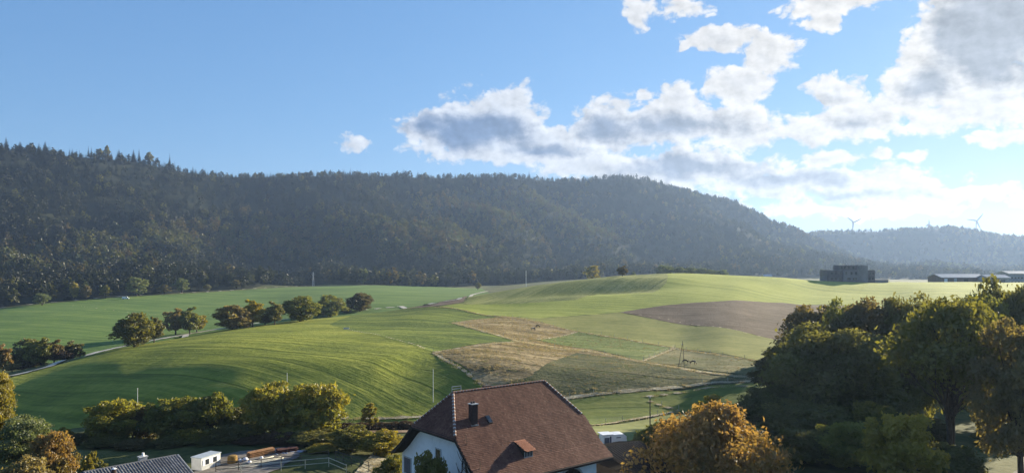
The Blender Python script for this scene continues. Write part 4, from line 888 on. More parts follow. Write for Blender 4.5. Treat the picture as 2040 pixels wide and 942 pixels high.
def tiles(o3, ud, dd, poly, tw=.18, ex=.17, th=.02, ln=None, pan=0.0):
    "rows of separate overlapping tiles on a plane; poly in (along, down) metres"
    ud = np.array(Vector(ud).normalized()); dd = np.array(Vector(dd).normalized()); nn = np.cross(dd, ud); nn = nn if nn[2] > 0 else -nn; o3 = np.array(o3, float)
    P = np.array(poly); mn, mx = P.min(0), P.max(0); ln = ln or ex * 1.6
    ii = np.arange(math.floor(mn[0] / tw) - 1, math.ceil(mx[0] / tw) + 1); jj = np.arange(math.floor(mn[1] / ex), math.ceil(mx[1] / ex) + 1)
    I, J = np.meshgrid(ii, jj); I = I.ravel(); J = J.ravel(); s_ = (I + (J % 2) * (.5 if not pan else 0)) * tw; t_ = J * ex
    k = sdf_poly(poly, s_ + tw / 2, t_ + ex * .4) > -.02; s_, t_ = s_[k], t_[k]; n = len(s_)
    g = .006; s0 = s_ + g + TR.normal(0, .003, n); s1 = s_ + tw - g; t0 = t_; t1 = t_ + ln + TR.normal(0, .005, n)
    lift0 = .012; lift1 = .012 + th * 1.7 + TR.uniform(0, .008, n)
    def pt(s__, t__, h__): return o3 + s__[:, None] * ud + t__[:, None] * dd + np.reshape(h__ * np.ones(n), (-1, 1)) * nn
    if pan:
        sm_ = (s0 + s1) / 2
        vs = [pt(s0, t0, lift0), pt(sm_, t0, lift0 + pan), pt(s1, t0, lift0), pt(s0, t1, lift1), pt(sm_, t1, lift1 + pan), pt(s1, t1, lift1), pt(s0, t1, 0), pt(s1, t1, 0)]
        fq = [[0, 1, 4, 3], [1, 2, 5, 4], [3, 4, 7, 6], [4, 5, 7, 7]]; fq = fq[:3] + [[4, 5, 7, 6]]
        fq = [[0, 1, 4, 3], [1, 2, 5, 4], [6, 3, 4, 7], [4, 5, 7, 6]][:3]
    else:
        vs = [pt(s0, t0, lift0), pt(s1, t0, lift0), pt(s0, t1, lift1), pt(s1, t1, lift1), pt(s0, t1, lift1 - th), pt(s1, t1, lift1 - th)]
        fq = [[0, 1, 3, 2], [2, 3, 5, 4], [0, 2, 4, 0], [1, 5, 3, 1]]; fq = fq[:2]
    m = len(vs); Vv = np.stack(vs, 1).reshape(-1, 3); b = np.arange(n)[:, None] * m
    Fq = np.concatenate([b + np.array(q)[None, :] for q in fq]); tt = np.clip(TR.normal(.5, .22, n), 0, 1); return Vv, Fq, np.tile(tt, len(fq))
def tiles_obj(name, lst, mat, parent, label=None):
    V = []; Fc = []; Tn = []; b = 0
    for v, f, t in lst: V.append(v); Fc.append(f + b); Tn.append(t); b += len(v)
    o = part(name, fast_mesh(name, np.concatenate(V), np.concatenate(Fc), [mat], False, {'tint': ('FACE', np.concatenate(Tn))}), parent); o['kind'] = 'stuff'
    if label: o['label'] = label
    return o
lst = []
l1 = math.hypot(3.44, 3.2); l2 = math.hypot(2.16, 2.0); l3 = math.hypot(1.56, 1.1)
for sg in (-1, 1):
    lst.append(tiles((0, 0, HR), (1, 0, 0), (0, sg * 3.44, -3.2), [(0, 0), (LR, 0), (LR + AH, l1), (-AH, l1)]))
    lst.append(tiles((0, sg * 3.44, HR - 3.2), (1, 0, 0), (0, sg * 2.16, -2.0), [(-AH, -.05), (LR + AH, -.05), (LR + AH, l2), (-AH, l2)]))
    lst.append(tiles((0, sg * 5.6, HR - 5.2), (1, 0, 0), (0, sg * 1.56, -1.1), [(-AH, -.05), (LR + AH, -.05), (LR + AH, l3 - .06), (-AH, l3 - .06)]))
lh = math.hypot(AH, 3.2)
lst.append(tiles((0, 0, HR), (0, 1, 0), (-AH, 0, -3.2), [(0, 0), (3.44, lh), (-3.44, lh)])); lst.append(tiles((LR, 0, HR), (0, 1, 0), (AH, 0, -3.2), [(0, 0), (3.44, lh), (-3.44, lh)]))
tiles_obj('roof_tiles', lst, M['tile'], roof)
# ridge and hip tiles with mortar joints, each one a piece
rm, nt, out = newmat('ridge_tile'); ta = N(nt, 'ShaderNodeAttribute', attribute_name='tint').outputs['Fac']; oi = N(nt, 'ShaderNodeObjectInfo').outputs['Random']
rc_ = mixc(nt, math_(nt, 'GREATER_THAN', ta, .8), ramp(nt, oi, [(.16, .075, .05), (.30, .16, .11)]), (.62, .58, .54)); rb_ = N(nt, 'ShaderNodeBsdfPrincipled', {'Base Color': rc_, 'Roughness': .85}); nt.links.new(rb_.outputs[0], out.inputs[0])
def half_tube(x0, x1, r, tint, mb):
    pr = [(math.cos(t) * r, math.sin(t) * r * .8) for t in np.linspace(0, math.pi, 7)] + [(-r * .8, -.05), (r * .8, -.05)]; mb.prism(pr, x0, x1, 'x', tint)
mb = MB(); half_tube(0, .31, .125, .4, mb); half_tube(.31, .37, .105, 1, mb); rt_me = mb.mesh('ridge_tile', rm)
mb = MB(); half_tube(0, .30, .115, .4, mb); half_tube(.29, .37, .125, 1, mb); ht_me = mb.mesh('hip_tile', rm)
def ridge_run(a, b, me, nm):
    a, b = Vector(a), Vector(b); d = (b - a); n = int(d.length / .37); dn = d.normalized()
    rot = Matrix((dn, Vector((0, 0, 1)).cross(dn).normalized(), dn.cross(Vector((0, 0, 1)).cross(dn).normalized()))).transposed().to_euler()
    for i in range(n): part(nm, me, roof, a + dn * (i * .37) + Vector((0, 0, .02)), rot)
ridge_run((0, 0, HR), (LR, 0, HR), rt_me, 'ridge_tile')
for x0, sx_ in ((0, -1), (LR, 1)):
    for sg in (-1, 1): ridge_run((x0, 0, HR), (x0 + sx_ * AH, sg * 3.44, HR - 3.2), ht_me, 'hip_tile')
# walls: body, arched gables with a curved soffit
XW0, XW1, YW, YR = -AH + .95, LR + AH - .95, 6.0, 6.8
def arch(y): return min(HR - 6.55 + 3.0 * math.sqrt(max(0, 1 - ((y - .4) / 6.62) ** 2)), roofz(y) - .42)
ys = [-YW + (YR + YW) * i / 28 for i in range(29)]
wall = MB().prism([(-YW, -1), (YR, -1)] + [(y, arch(y) - .02) for y in ys[::-1]], XW0, XW1, 'x')
fr = MB(); fr.box(XW0 + .03, -YW - .004, -1, XW1 - .03, YR + .004, HR - 6.5)
for q in range(1): wall.v += []; 
wall_o = wall.build('wall', M['plaster'], house); fr.build('side_wall', M['plaster'], house)
for x_w, x_o in ((XW0, -AH), (XW1, LR + AH)):
    so_ = MB(); yy = [-7.1 + 14.2 * i / 40 for i in range(41)]; V = []
    for y in yy:
        ya = max(-YW, min(YR, y)); V += [(x_w + (.0 if x_w > 0 else 0), ya, arch(ya)), (x_o, y, min(roofz(y), HR - 3.2) - .22), (x_o, y, min(roofz(y), HR - 3.2) - .02)]
    so_.add(V, [(3 * i, 3 * i + 1, 3 * i + 4, 3 * i + 3) for i in range(40)] + [(3 * i + 1, 3 * i + 2, 3 * i + 5, 3 * i + 4) for i in range(40)]); so_.build('soffit', M['wood_dark'], house)
    # bargeboards under the verge and the half hip
    vb = MB(); rim = [(-7.16, 6.3), (-5.6, 5.2), (-3.44, 3.2), (3.44, 3.2), (5.6, 5.2), (7.16, 6.3)]; dx = -.05 if x_o < 0 else .05
    for (y0, d0), (y1, d1) in zip(rim[:-1], rim[1:]):
        z0, z1 = HR - d0, HR - d1; vb.add([(x_o + dx, y0, z0 - .30), (x_o + dx, y1, z1 - .30), (x_o + dx, y1, z1 + .02), (x_o + dx, y0, z0 + .02), (x_o, y0, z0 - .30), (x_o, y1, z1 - .30), (x_o, y1, z1 + .02), (x_o, y0, z0 + .02)], [(0, 1, 2, 3), (7, 6, 5, 4), (0, 4, 5, 1), (3, 2, 6, 7), (0, 3, 7, 4), (1, 5, 6, 2)])
    vb.build('bargeboard', M['wood_dark'], house)
gt_ = MB(); gt_.tube([(-AH, -7.24, HR - 6.42), (LR + AH, -7.24, HR - 6.42)], .085, 8); gt_.box(-AH, -7.19, HR - 6.62, LR + AH, -7.12, HR - 6.38); gt_.build('gutter', M['slate_clad'], house)
ev = MB(); ev.add([(-AH, -7.1, HR - 6.55), (LR + AH, -7.1, HR - 6.55), (LR + AH, -5.72, HR - 5.9), (-AH, -5.72, HR - 5.9)], [(0, 1, 2, 3)]); ev.build('eave_lining', M['wood_dark'], house)
# gable windows (left gable) and the arched door in the front wall
def gable_window(px0, py0, px1, py1, shut, nm='window'):
    a = local_hit(px0, py1, (XW0, 0, 0), (1, 0, 0)); b = local_hit(px1, py0, (XW0, 0, 0), (1, 0, 0)); y0, y1 = sorted((a.y, b.y)); z0, z1 = a.z, b.z
    f = MB(); t = .11; x = XW0
    for bx in ((y0 - t, z0 - t, y1 + t, z0), (y0 - t, z1, y1 + t, z1 + t), (y0 - t, z0, y0, z1), (y1, z0, y1 + t, z1)): f.box(x - .06, bx[0], bx[1], x + .02, bx[2], bx[3])
    wo = f.build(nm, M['stone_trim'], house)
    MB().box(x - .025, y0, z0, x + .02, y1, z1).build('pane', M['glass'], wo)
    if shut:
        ym = (y0 + y1) / 2
        for a_, b_ in ((y0 + .01, ym - .01), (ym + .01, y1 - .01)):
            sh = MB(); sh.box(x - .055, a_, z0 + .02, x - .03, b_, z1 - .02)
            for q in range(12):
                zz_ = z0 + .06 + (z1 - z0 - .12) * q / 12; sh.box(x - .07, a_ + .04, zz_, x - .055, b_ - .04, zz_ + .04)
            sh.build('shutter', M['shutter'], wo)
gable_window(806, 914, 819, 939, True); gable_window(869, 896, 878, 917, False)
a = local_hit(1112, 945, (0, -YW, 0), (0, 1, 0)); b = local_hit(1162, 926, (0, -YW, 0), (0, 1, 0)); xm = (a.x + b.x) / 2; wd = (b.x - a.x) / 2 * .9; zt = b.z
pr = [(xm - wd, -.5), (xm + wd, -.5)] + [(xm + wd * math.cos(t), zt - wd * .8 + wd * .8 * math.sin(t)) for t in np.linspace(0, math.pi, 13)]
dr = MB().prism(pr, -YW - .03, -YW + .05, 'y'); dro = dr.build('door', M['wood_dark'], house)
tr_ = MB(); an = np.linspace(0, math.pi, 15); tr_.tube([(xm + wd, -YW - .04, -.5)] + [(xm + wd * 1.03 * math.cos(t), -YW - .04, zt - wd * .8 + wd * .84 * math.sin(t)) for t in an] + [(xm - wd, -YW - .04, -.5)], .12, 5); tr_.build('door_surround', M['stone_trim'], dro)
# chimney, skylight, dormer
n_r = Vector((0, -3.2, 3.44)).normalized()
cb = local_hit(946, 846, (0, 0, HR), n_r)
ch = MB().box(cb.x - .28, cb.y - .05, cb.z - .5, cb.x + .28, cb.y + .55, cb.z + 1.78).build('chimney', M['slate_clad'], roof)
MB().box(cb.x - .34, cb.y - .11, cb.z + 1.783, cb.x + .34, cb.y + .61, cb.z + 1.84).build('chimney_cap', M['metal_pale'], roof)
for dx in (-.13, .13): MB().tube([(cb.x + dx, cb.y + .3, cb.z + 1.841), (cb.x + dx, cb.y + .3, cb.z + 2.02)], .10, 10).build('chimney_pot', M['slate_clad'], roof)
fl = MB()
for i in range(16):      # crumbly mortar flashing round the foot
    t = TR.uniform(-.5, .5); c_ = local_hit(946, 846, (0, 0, HR), n_r) + Vector((t, 0, 0)); fl.box(c_.x, c_.y - .13, c_.z - .1, c_.x + .10, c_.y - .04, c_.z + .05)
fl.build('chimney_flashing', M['metal_pale'], roof)
rx = math.atan2(-3.2, 3.44)
def on_roof(px, py, h=0): return local_hit(px, py, Vector((0, 0, HR)) + n_r * h, n_r)
sk = on_roof(973, 836); rotm = Matrix.Translation(sk) @ Matrix.Rotation(math.atan2(3.2, 3.44), 4, 'X')
sko = MB().box(-.24, -.42, -.02, .24, .42, .16, M=rotm).build('skylight', M['slate_clad'], roof)
MB().box(-.19, -.36, .163, .19, .36, .175, M=rotm).build('skylight_pane', M['glass'], roof)
dl = on_roof(1023, 880); w_d = 1.25; dro_ = 1.55; zd = .58
# dormer roof falls more gently than the main roof
mb = MB(); z0 = dl.z + .06; x0, x1 = dl.x, dl.x + w_d
mb.add([(x0, dl.y, z0), (x1, dl.y, z0), (x1, dl.y - dro_, z0 - zd), (x0, dl.y - dro_, z0 - zd), (x0, dl.y, z0 - .09), (x1, dl.y, z0 - .09), (x1, dl.y - dro_, z0 - zd - .09), (x0, dl.y - dro_, z0 - zd - .09)], [(0, 3, 2, 1), (4, 5, 6, 7), (3, 7, 6, 2), (0, 4, 7, 3), (1, 2, 6, 5), (0, 1, 5, 4)])
dm = mb.build('dormer', M['wood_dark'], roof)
tv = tiles((x0, dl.y, z0 + .01), (1, 0, 0), (0, -dro_, -zd), [(0.02, 0), (w_d - .02, 0), (w_d - .02, math.hypot(dro_, zd)), (.02, math.hypot(dro_, zd))])
o = part('dormer_tiles', fast_mesh('dormer_tiles', tv[0], tv[1], [M['tile_orange']], False, {'tint': ('FACE', tv[2])}), roof); o['kind'] = 'stuff'
yf = dl.y - dro_ + .28; zb = roofz(yf); zt_ = z0 - zd * (dro_ - .28) / dro_ - .1
ck = MB(); ck.prism([(yf, zb - .1), (yf, zt_), (dl.y, z0 - .12)], x0 + .12, x0 + .20, 'x'); ck.prism([(yf, zb - .1), (yf, zt_), (dl.y, z0 - .12)], x1 - .20, x1 - .12, 'x'); ck.build('dormer_cheek', M['wood_dark'], roof)
MB().box(x0 + .12, yf - .01, zb - .05, x1 - .12, yf + .03, zt_).build('dormer_front', M['glass'], roof)
lt = MB()
for i in range(6):
    xx = x0 + .16 + (w_d - .36) * i / 5; lt.box(xx, yf - .04, zb, xx + .035, yf - .012, zt_ - .02)
lt.box(x0 + .12, yf - .05, zb, x1 - .12, yf - .012, zb + .07); lt.box(x0 + .12, yf - .05, zt_ - .08, x1 - .12, yf - .012, zt_ - .01); lt.build('dormer_lattice', M['metal_pale'], roof)
rl = MB(); zr = HR - .5
rl.tube([(.5, .9, zr), (.5, .9, HR + .35), (1.5, .9, HR + .35), (1.5, .9, zr)], .03, 5); rl.tube([(.5, .9, HR + .12), (1.5, .9, HR + .12)], .025, 5); rl.build('roof_rail', M['metal_pale'], roof)
MB().box(3.6, .1, HR - .1, 4.4, .5, HR + .2).build('ridge_vent', M['slate_clad'], roof)
# vine on the gable wall and bush before it
vine = empty('climbing_plant', HM @ Vector((XW0 - .12, 0, 0)), TH); tag(vine, 'bare dark climbing plant on the white gable wall beside the round bush', 'climber')
mb = MB(); vr = random.Random(4)
for px, py in ((936, 960), (926, 965), (915, 965), (930, 965)):
    p0 = local_hit(px, py, (XW0 - .12, 0, 0), (1, 0, 0)); y, z = p0.y, p0.z; ang = 1.57 + vr.uniform(-.2, .5); pts_ = []
    for i in range(13): pts_.append((0, y, z)); ang += vr.uniform(-.28, .36); y += math.cos(ang) * .26; z += math.sin(ang) * .26
    mb.tube(pts_, [.07 - .004 * i for i in range(13)], 5)
    for i in range(3, 12, 1):
        a_ = ang + vr.choice((-1, 1)) * vr.uniform(.5, 1.2); q = pts_[i]; b_ = [(0, q[1] + math.cos(a_) * t * .3, q[2] + math.sin(a_) * t * .3 + .05 * t * t) for t in range(4)]; mb.tube(b_, [.03, .025, .018, .01], 4, cap=False)
mb.build('stems', M['bark'], vine, True)
tree('bush', 'bush_b', 'dark', 861, 61, 899, 40, 'round dark green bush in front of the white gable wall', None, 'bush')

# ---------------------------------------------------------------- grey tiled house, lower left
g0 = ground(-40, 79); lo = empty('tiled_outbuilding', (-43.2, 75.5, g0), math.atan2(6.5, 6.1)); tag(lo, 'low house with dark grey pantile roof in the lower left corner', 'house')
zr = -20.9 - g0; LL = 8.95; tn = .33
mb = MB()
for sg in (-1, 1):
    P = [(-.5, 0, zr), (LL, 0, zr), (LL, sg * 5.2, zr - 5.2 * tn), (-.5, sg * 5.2, zr - 5.2 * tn)]; mb.add(P, [(0, 3, 2, 1) if sg < 0 else (0, 1, 2, 3)])
rf = mb.build('roof', M['wood_dark'], lo); sm = rf.modifiers.new('thickness', 'SOLIDIFY'); sm.thickness = .18; sm.offset = -1
ls = math.hypot(5.2, 5.2 * tn)
tiles_obj('roof_tiles', [tiles((0, 0, zr), (1, 0, 0), (0, sg * 1, -tn), [(-.5, 0), (LL, 0), (LL, ls - .1), (-.5, ls - .1)], tw=.29, ex=.31, th=.03, ln=.36, pan=.055) for sg in (-1, 1)], M['tile_grey'], rf)
MB().box(0, -4.6, -1, LL - .4, 4.6, zr - 4.6 * tn - .15).build('wall', M['plaster'], lo)
MB().prism([(-4.6, zr - 4.6 * tn - .16), (4.6, zr - 4.6 * tn - .16), (0, zr - .2)], 0, LL - .4, 'x').build('gable', M['plaster'], lo)
mb = MB(); half_tube(0, .36, .13, .4, mb); gr_me = mb.mesh('ridge_tile', M['tile_grey'])
for i in range(25): part('ridge_tile', gr_me, rf, (-.5 + i * .37, 0, zr + .01))
vb = MB()
for sg in (-1, 1): vb.add([(LL, 0, zr - .2), (LL, sg * 5.2, zr - 5.2 * tn - .2), (LL, sg * 5.2, zr - 5.2 * tn + .08), (LL, 0, zr + .08), (LL + .06, 0, zr - .2), (LL + .06, sg * 5.2, zr - 5.2 * tn - .2), (LL + .06, sg * 5.2, zr - 5.2 * tn + .08), (LL + .06, 0, zr + .08)], [(0, 1, 2, 3), (4, 7, 6, 5), (3, 2, 6, 7), (1, 5, 6, 2)])
vb.build('bargeboard', M['metal_pale'], lo)
cx0 = 5.1
MB().box(cx0, .35, zr - .5, cx0 + .75, .95, zr + .32).build('chimney', M['metal_pale'], rf); MB().box(cx0 - .08, .27, zr + .323, cx0 + .83, 1.03, zr + .40).build('chimney_cap', M['stone_trim'], rf)
MB().tube([(cx0 + .42, .65, zr + .402), (cx0 + .42, .65, zr + .75)], .12, 10).build('chimney_pot', M['plaster'], rf)
MB().tube([(1.9, -1.4, zr - 1.0), (1.9, -1.4, zr + .12)], .22, 8).build('vent_pipe', M['slate_clad'], rf); MB().tube([(1.9, -1.4, zr + .121), (1.9, -1.4, zr + .22)], [.25, .12], 8).build('vent_cap', M['plaster'], rf)
# dark shed roof right of the farmhouse
x0_, y0_ = at(1203, 80); gs = ground(x0_, y0_); sh = empty('dark_shed', (x0_, y0_, gs), R(30)); tag(sh, 'low shed with dark brown roof between the farmhouse and the orange tree', 'shed')
zs = -(889 - HZ) / F * 80 - gs
M['dark_roof'] = mat_plain('dark_fibre_roof', [(.016, .013, .012), (.035, .028, .024)], .85, 2.5, .4, stretch=(4, .6, 1))
mb = MB()
for sg, w_s in ((-1, 9.0), (1, 4.0)): mb.add([(-.6, 0, zs), (5.0, 0, zs), (5.4, sg * w_s, zs - w_s * .22), (-.6, sg * w_s, zs - w_s * .22)], [(0, 3, 2, 1) if sg < 0 else (0, 1, 2, 3)])
r_o = mb.build('roof', M['dark_roof'], sh); sm = r_o.modifiers.new('thickness', 'SOLIDIFY'); sm.thickness = .15; sm.offset = -1
mb = MB()
for sg, w_s in ((-1, 8.8), (1, 3.8)):
    for i in range(16):
        x = -.5 + i * .36; mb.add([(x, 0, zs + .01), (x + .05, 0, zs + .01), (x + .05, sg * w_s, zs - w_s * .22 + .01), (x, sg * w_s, zs - w_s * .22 + .01), (x, 0, zs + .06), (x + .05, 0, zs + .06), (x + .05, sg * w_s, zs - w_s * .22 + .06), (x, sg * w_s, zs - w_s * .22 + .06)], [(4, 5, 6, 7), (0, 4, 7, 3), (1, 2, 6, 5), (3, 7, 6, 2)])
mb.build('roof_battens', M['dark_roof'], sh); MB().box(0, -8.0, -1, 4.6, 3.4, zs - 2.1).build('wall', M['wood_dark'], sh)

# ---------------------------------------------------------------- horse trailer
M['white_paint'] = mat_plain('white_paint', [(.72, .73, .75), (.82, .82, .83)], .35, 2, .05, spec=.5)
M['blue_paint'] = mat_plain('dark_blue_paint', [(.04, .05, .09), (.06, .07, .12)], .4, 2, .05)
M['tyre'] = mat_plain('tyre', [(.012, .012, .013), (.025, .025, .026)], .8, 8, .2)
M['black'] = mat_plain('black_plastic', [(.012, .012, .014), (.025, .025, .028)], .6, 8, .1)
x, y = at(1221, 96); gt0 = -(886 - HZ) / F * 96; gt0 = ground(x, y)
th_ = R(14)
tl = empty('horse_trailer', (x, y, gt0), th_); tag(tl, 'white horse trailer parked beyond the dark shed', 'trailer')
tl.scale = (1, 1, 1)
Lt = 3.1; Wt = 1.7
z0t = max(.45, 0); top_t = (-(862 - HZ) / F * 96) - gt0; top_t = max(1.9, min(top_t, 2.6))
pr = [(-Lt / 2, .45), (Lt / 2, .45), (Lt / 2, top_t - .28), (Lt / 2 - .35, top_t - .02), (Lt / 2 - .9, top_t), (-Lt / 2 + .3, top_t - .06), (-Lt / 2, top_t - .32)]
MB().prism(pr, -Wt / 2, Wt / 2, 'y').build('body', M['white_paint'], tl)
MB().box(-Lt / 2 - .25, -Wt / 2 - .05, top_t - .02, -Lt / 2 + 1.3, Wt / 2 + .05, top_t + .05).build('front_canopy', M['white_paint'], tl)
MB().box(-Lt / 2 + .06, -Wt / 2 - .02, .5, -Lt / 2 + .75, -Wt / 2 - .004, top_t - .35).build('side_door', M['shutter'], tl)
MB().box(-Lt / 2 + .80, -Wt / 2 - .025, .48, -Lt / 2 + 1.0, -Wt / 2 - .004, top_t - .2).build('side_stripe', M['blue_paint'], tl)
MB().box(.15, -Wt / 2 - .02, 1.55, .75, -Wt / 2 - .004, 1.66).build('lettering_band', M['blue_paint'], tl)
MB().box(Lt / 2 + .004, -Wt / 2 + .15, 1.35, Lt / 2 + .03, Wt / 2 - .15, top_t - .35).build('rear_opening', M['glass'], tl)
MB().box(Lt / 2 + .004, -Wt / 2 + .05, .5, Lt / 2 + .06, Wt / 2 - .05, 1.3).build('ramp', M['white_paint'], tl)
for dx in (.0,):
    for sgn in (-1, 1):
        wh_ = part('wheel', MB().mesh('wheel_root', M['tyre']), tl, (dx, sgn * (Wt / 2 + .02), .33))
        t_ = MB(); t_.tube([(0, -.11, 0), (0, .11, 0)], .33, 18); part('tyre', t_.mesh('tyre', M['tyre']), wh_); t_ = MB(); t_.tube([(0, -.125, 0), (0, .125, 0)], .17, 12); part('rim', t_.mesh('rim', M['metal_pale']), wh_)
        MB().box(dx - .48, sgn * Wt / 2 - .12 * (sgn < 0), .66, dx + .48, sgn * Wt / 2 + .12 * (sgn > 0) , .71).build('mudguard', M['black'], tl)
MB().tube([(-Lt / 2, -.4, .5), (-Lt / 2 - 1.2, 0, .48), (-Lt / 2, .4, .5)], .045, 6).build('drawbar', M['black'], tl)
MB().tube([(-Lt / 2 - 1.1, .1, 0), (-Lt / 2 - 1.1, .1, .6)], .04, 6).build('jockey_wheel', M['black'], tl)
x, y = at(1240, 93); ct = empty('wheelbarrow', (x, y, ground(x, y)), R(20)); tag(ct, 'black wheelbarrow standing at the back of the white horse trailer', 'wheelbarrow')
MB().add([(-.4, -.35, .35), (.35, -.35, .35), (.35, .35, .35), (-.4, .35, .35), (-.6, -.45, .8), (.6, -.45, .8), (.6, .45, .8), (-.6, .45, .8)], [(0, 1, 2, 3), (0, 4, 5, 1), (1, 5, 6, 2), (2, 6, 7, 3), (3, 7, 4, 0)]) if False else None
q = MB(); q.add([(-.4, -.35, .35), (.35, -.35, .35), (.35, .35, .35), (-.4, .35, .35), (-.6, -.45, .8), (.6, -.45, .8), (.6, .45, .8), (-.6, .45, .8)], [(3, 2, 1, 0), (0, 1, 5, 4), (1, 2, 6, 5), (2, 3, 7, 6), (3, 0, 4, 7)]); q.build('tray', M['black'], ct)
q = MB(); q.tube([(.7, -.07, .2), (.7, .07, .2)], .2, 12); q.build('wheel', M['tyre'], ct); q = MB(); q.tube([(.7, 0, .2), (-.3, -.3, .4), (-1.1, -.32, .75)], .03, 5); q.tube([(.7, 0, .2), (-.3, .3, .4), (-1.1, .32, .75)], .03, 5); q.build('handles', M['metal_pale'], ct)

# ---------------------------------------------------------------- yard: cabin, bale, sacks, timber, poles, railing
M['cabin'] = mat_plain('cabin_panel', [(.52, .52, .50), (.64, .64, .62)], .6, 2, .15)
M['cabin_roof'] = mat_plain('cabin_roof', [(.30, .34, .38), (.40, .44, .48)], .6, 2, .1)
M['bale'] = mat_plain('golden_bale', [(.16, .09, .02), (.30, .18, .045)], .9, 6, .8, dist=.05)
M['sack'] = mat_plain('white_sack', [(.55, .54, .58), (.72, .71, .74)], .7, 4, .3)
M['plank'] = mat_plain('orange_plank', [(.26, .12, .045), (.40, .21, .095)], .8, 3, .3, stretch=(.4, 4, 4))
M['plank_dark'] = mat_plain('dark_red_plank', [(.07, .025, .018), (.12, .045, .034)], .8, 3, .3, stretch=(.4, 4, 4))
M['tarp'] = mat_plain('grey_blue_tarp', [(.20, .23, .30), (.30, .33, .40)], .5, 3, .4)
M['pole_pale'] = mat_plain('pale_pole', [(.38, .36, .28), (.55, .52, .42)], .8, 3, .2)
M['steel_dark'] = mat_plain('dark_steel', [(.03, .027, .022), (.06, .055, .045)], .6, 5, .2)
def base2(pa, pb):
    a_ = hitg(*pa, dmin=50, dmax=200); b_ = hitg(*pb, dmin=50, dmax=200); return a_, math.atan2(b_[1] - a_[1], b_[0] - a_[0]), math.hypot(b_[0] - a_[0], b_[1] - a_[1])
(ax_, ay_), an_, ln_ = base2((401, 939), (448, 924))
Lc = 3.0; cab = empty('site_cabin', (ax_, ay_, ground(ax_, ay_)), an_); tag(cab, 'white site cabin with two dark windows behind the grey tiled roof', 'cabin')
hc = 1.5
MB().box(0, 0, .1, Lc, 1.5, hc).build('body', M['cabin'], cab)
q = MB(); q.box(-.06, -.08, hc + .003, Lc + .06, 1.58, hc + .10); q.build('roof', M['cabin_roof'], cab)
q = MB()
for i in range(18): xx = Lc * (i + .3) / 18; q.box(xx, -.025, .15, xx + .06, -.002, .68)
q.build('ribs', M['cabin'], cab)
for f0, f1 in ((.20, .38), (.60, .78)):
    wv = MB(); wv.box(Lc * f0 - .05, -.03, .62, Lc * f1 + .05, -.003, 1.32); wo = wv.build('window', M['white_paint'], cab)
    MB().box(Lc * f0, -.045, .66, Lc * f1, -.031, 1.28).build('pane', M['glass'], wo)
    for s0 in (f0 - .13, f1 + .02): MB().box(Lc * s0, -.05, .63, Lc * (s0 + .11), -.004, 1.31).build('shutter', M['white_paint'], cab)
MB().box(.1, .1, -.1, Lc - .1, 1.4, .097).build('skid', M['black'], cab)
x, y = hitg(463, 923, dmin=60, dmax=200); bl = empty('round_bale', (x, y, ground(x, y)), 0); tag(bl, 'golden-brown round bale standing between the site cabin and the white sacks', 'bale')
q = MB(); q.tube([(0, 0, 0), (0, 0, .08), (0, 0, .5), (0, 0, .95), (0, 0, 1.0)], [.50, .56, .58, .55, .45], 18); q.build('straw', M['bale'], bl, True)
q = MB()
for zz_ in (.25, .5, .75): q.tube([(math.cos(t) * .59, math.sin(t) * .59, zz_) for t in np.linspace(0, 6.283, 19)], .012, 4, cap=False)
q.build('net_bands', M['bale'], bl)
def sack(px, py, s_, lb):
    x, y = hitg(px, py, dmin=60, dmax=200); q = MB(); q.box(-.4, -.35, 0, .4, .35, .6); me = q.mesh('white_sack', M['sack'], True); o = link('white_sack', me, None, (x, y, ground(x, y) - .02), (0, 0, random.uniform(0, 2))); o.scale = (s_,) * 3
    sb = o.modifiers.new('soft', 'SUBSURF'); sb.levels = sb.render_levels = 2; tag(o, lb, 'sack', 'white sacks in the yard')
sack(478, 921, .9, 'grey-white sack directly right of the golden-brown bale'); sack(489, 920, 1.1, 'largest white sack in the middle of the yard'); sack(497, 923, .8, 'small white sack lying in front of the largest one'); sack(521, 914, .7, 'white sack in front of the orange timber stack')
def stack(pa, pb, layers, per, mat, lb, pl=.13, nm='timber_stack'):
    (ax_, ay_), an_, ln_ = base2(pa, pb); st = empty(nm, (ax_, ay_, ground(ax_, ay_)), an_); tag(st, lb, 'timber')
    Lp = max(2.6, min(ln_, 4.2)); q = MB().box(0, 0, 0, Lp, .2, .09); pm = q.mesh('plank', M[mat]); sp = MB().box(0, 0, 0, .08, .23 * per, .07).mesh('spacer', M[mat])
    for k in range(layers):
        for j in range(per): part('plank', pm, st, (random.uniform(-.12, .12), j * .23, .08 + k * pl * 1.45))
        for xx in (.3, Lp * .5, Lp - .4): part('spacer', sp, st, (xx, 0, .005 + k * pl * 1.45))
    return st
stack((499, 914), (549, 903), 4, 4, 'plank', 'stack of four layers of orange planks at the back of the yard')
stack((556, 905), (592, 899), 3, 5, 'plank_dark', 'dark red plank stack right of the orange timber')
(ax_, ay_), an_, ln_ = base2((553, 908), (596, 901))
tb = MB()
for i in range(12):
    for j in range(3):
        f = lambda a_, b_: (a_ * .32, b_ * .35, .12 + .07 * math.sin(a_ * 1.9 + b_) + .05 * math.cos(b_ * 2.2 + a_))
        tb.add([f(i, j), f(i + 1, j), f(i + 1, j + 1), f(i, j + 1)], [(0, 1, 2, 3)])
tb.box(.05, .05, 0, 3.7, .95, .05)
tag(link('tarpaulin', tb.mesh('tarpaulin', M['tarp'], True), None, (ax_, ay_, ground(ax_, ay_)), (0, 0, an_)), 'grey-blue tarpaulin spread on the ground before the dark red planks', 'tarpaulin')
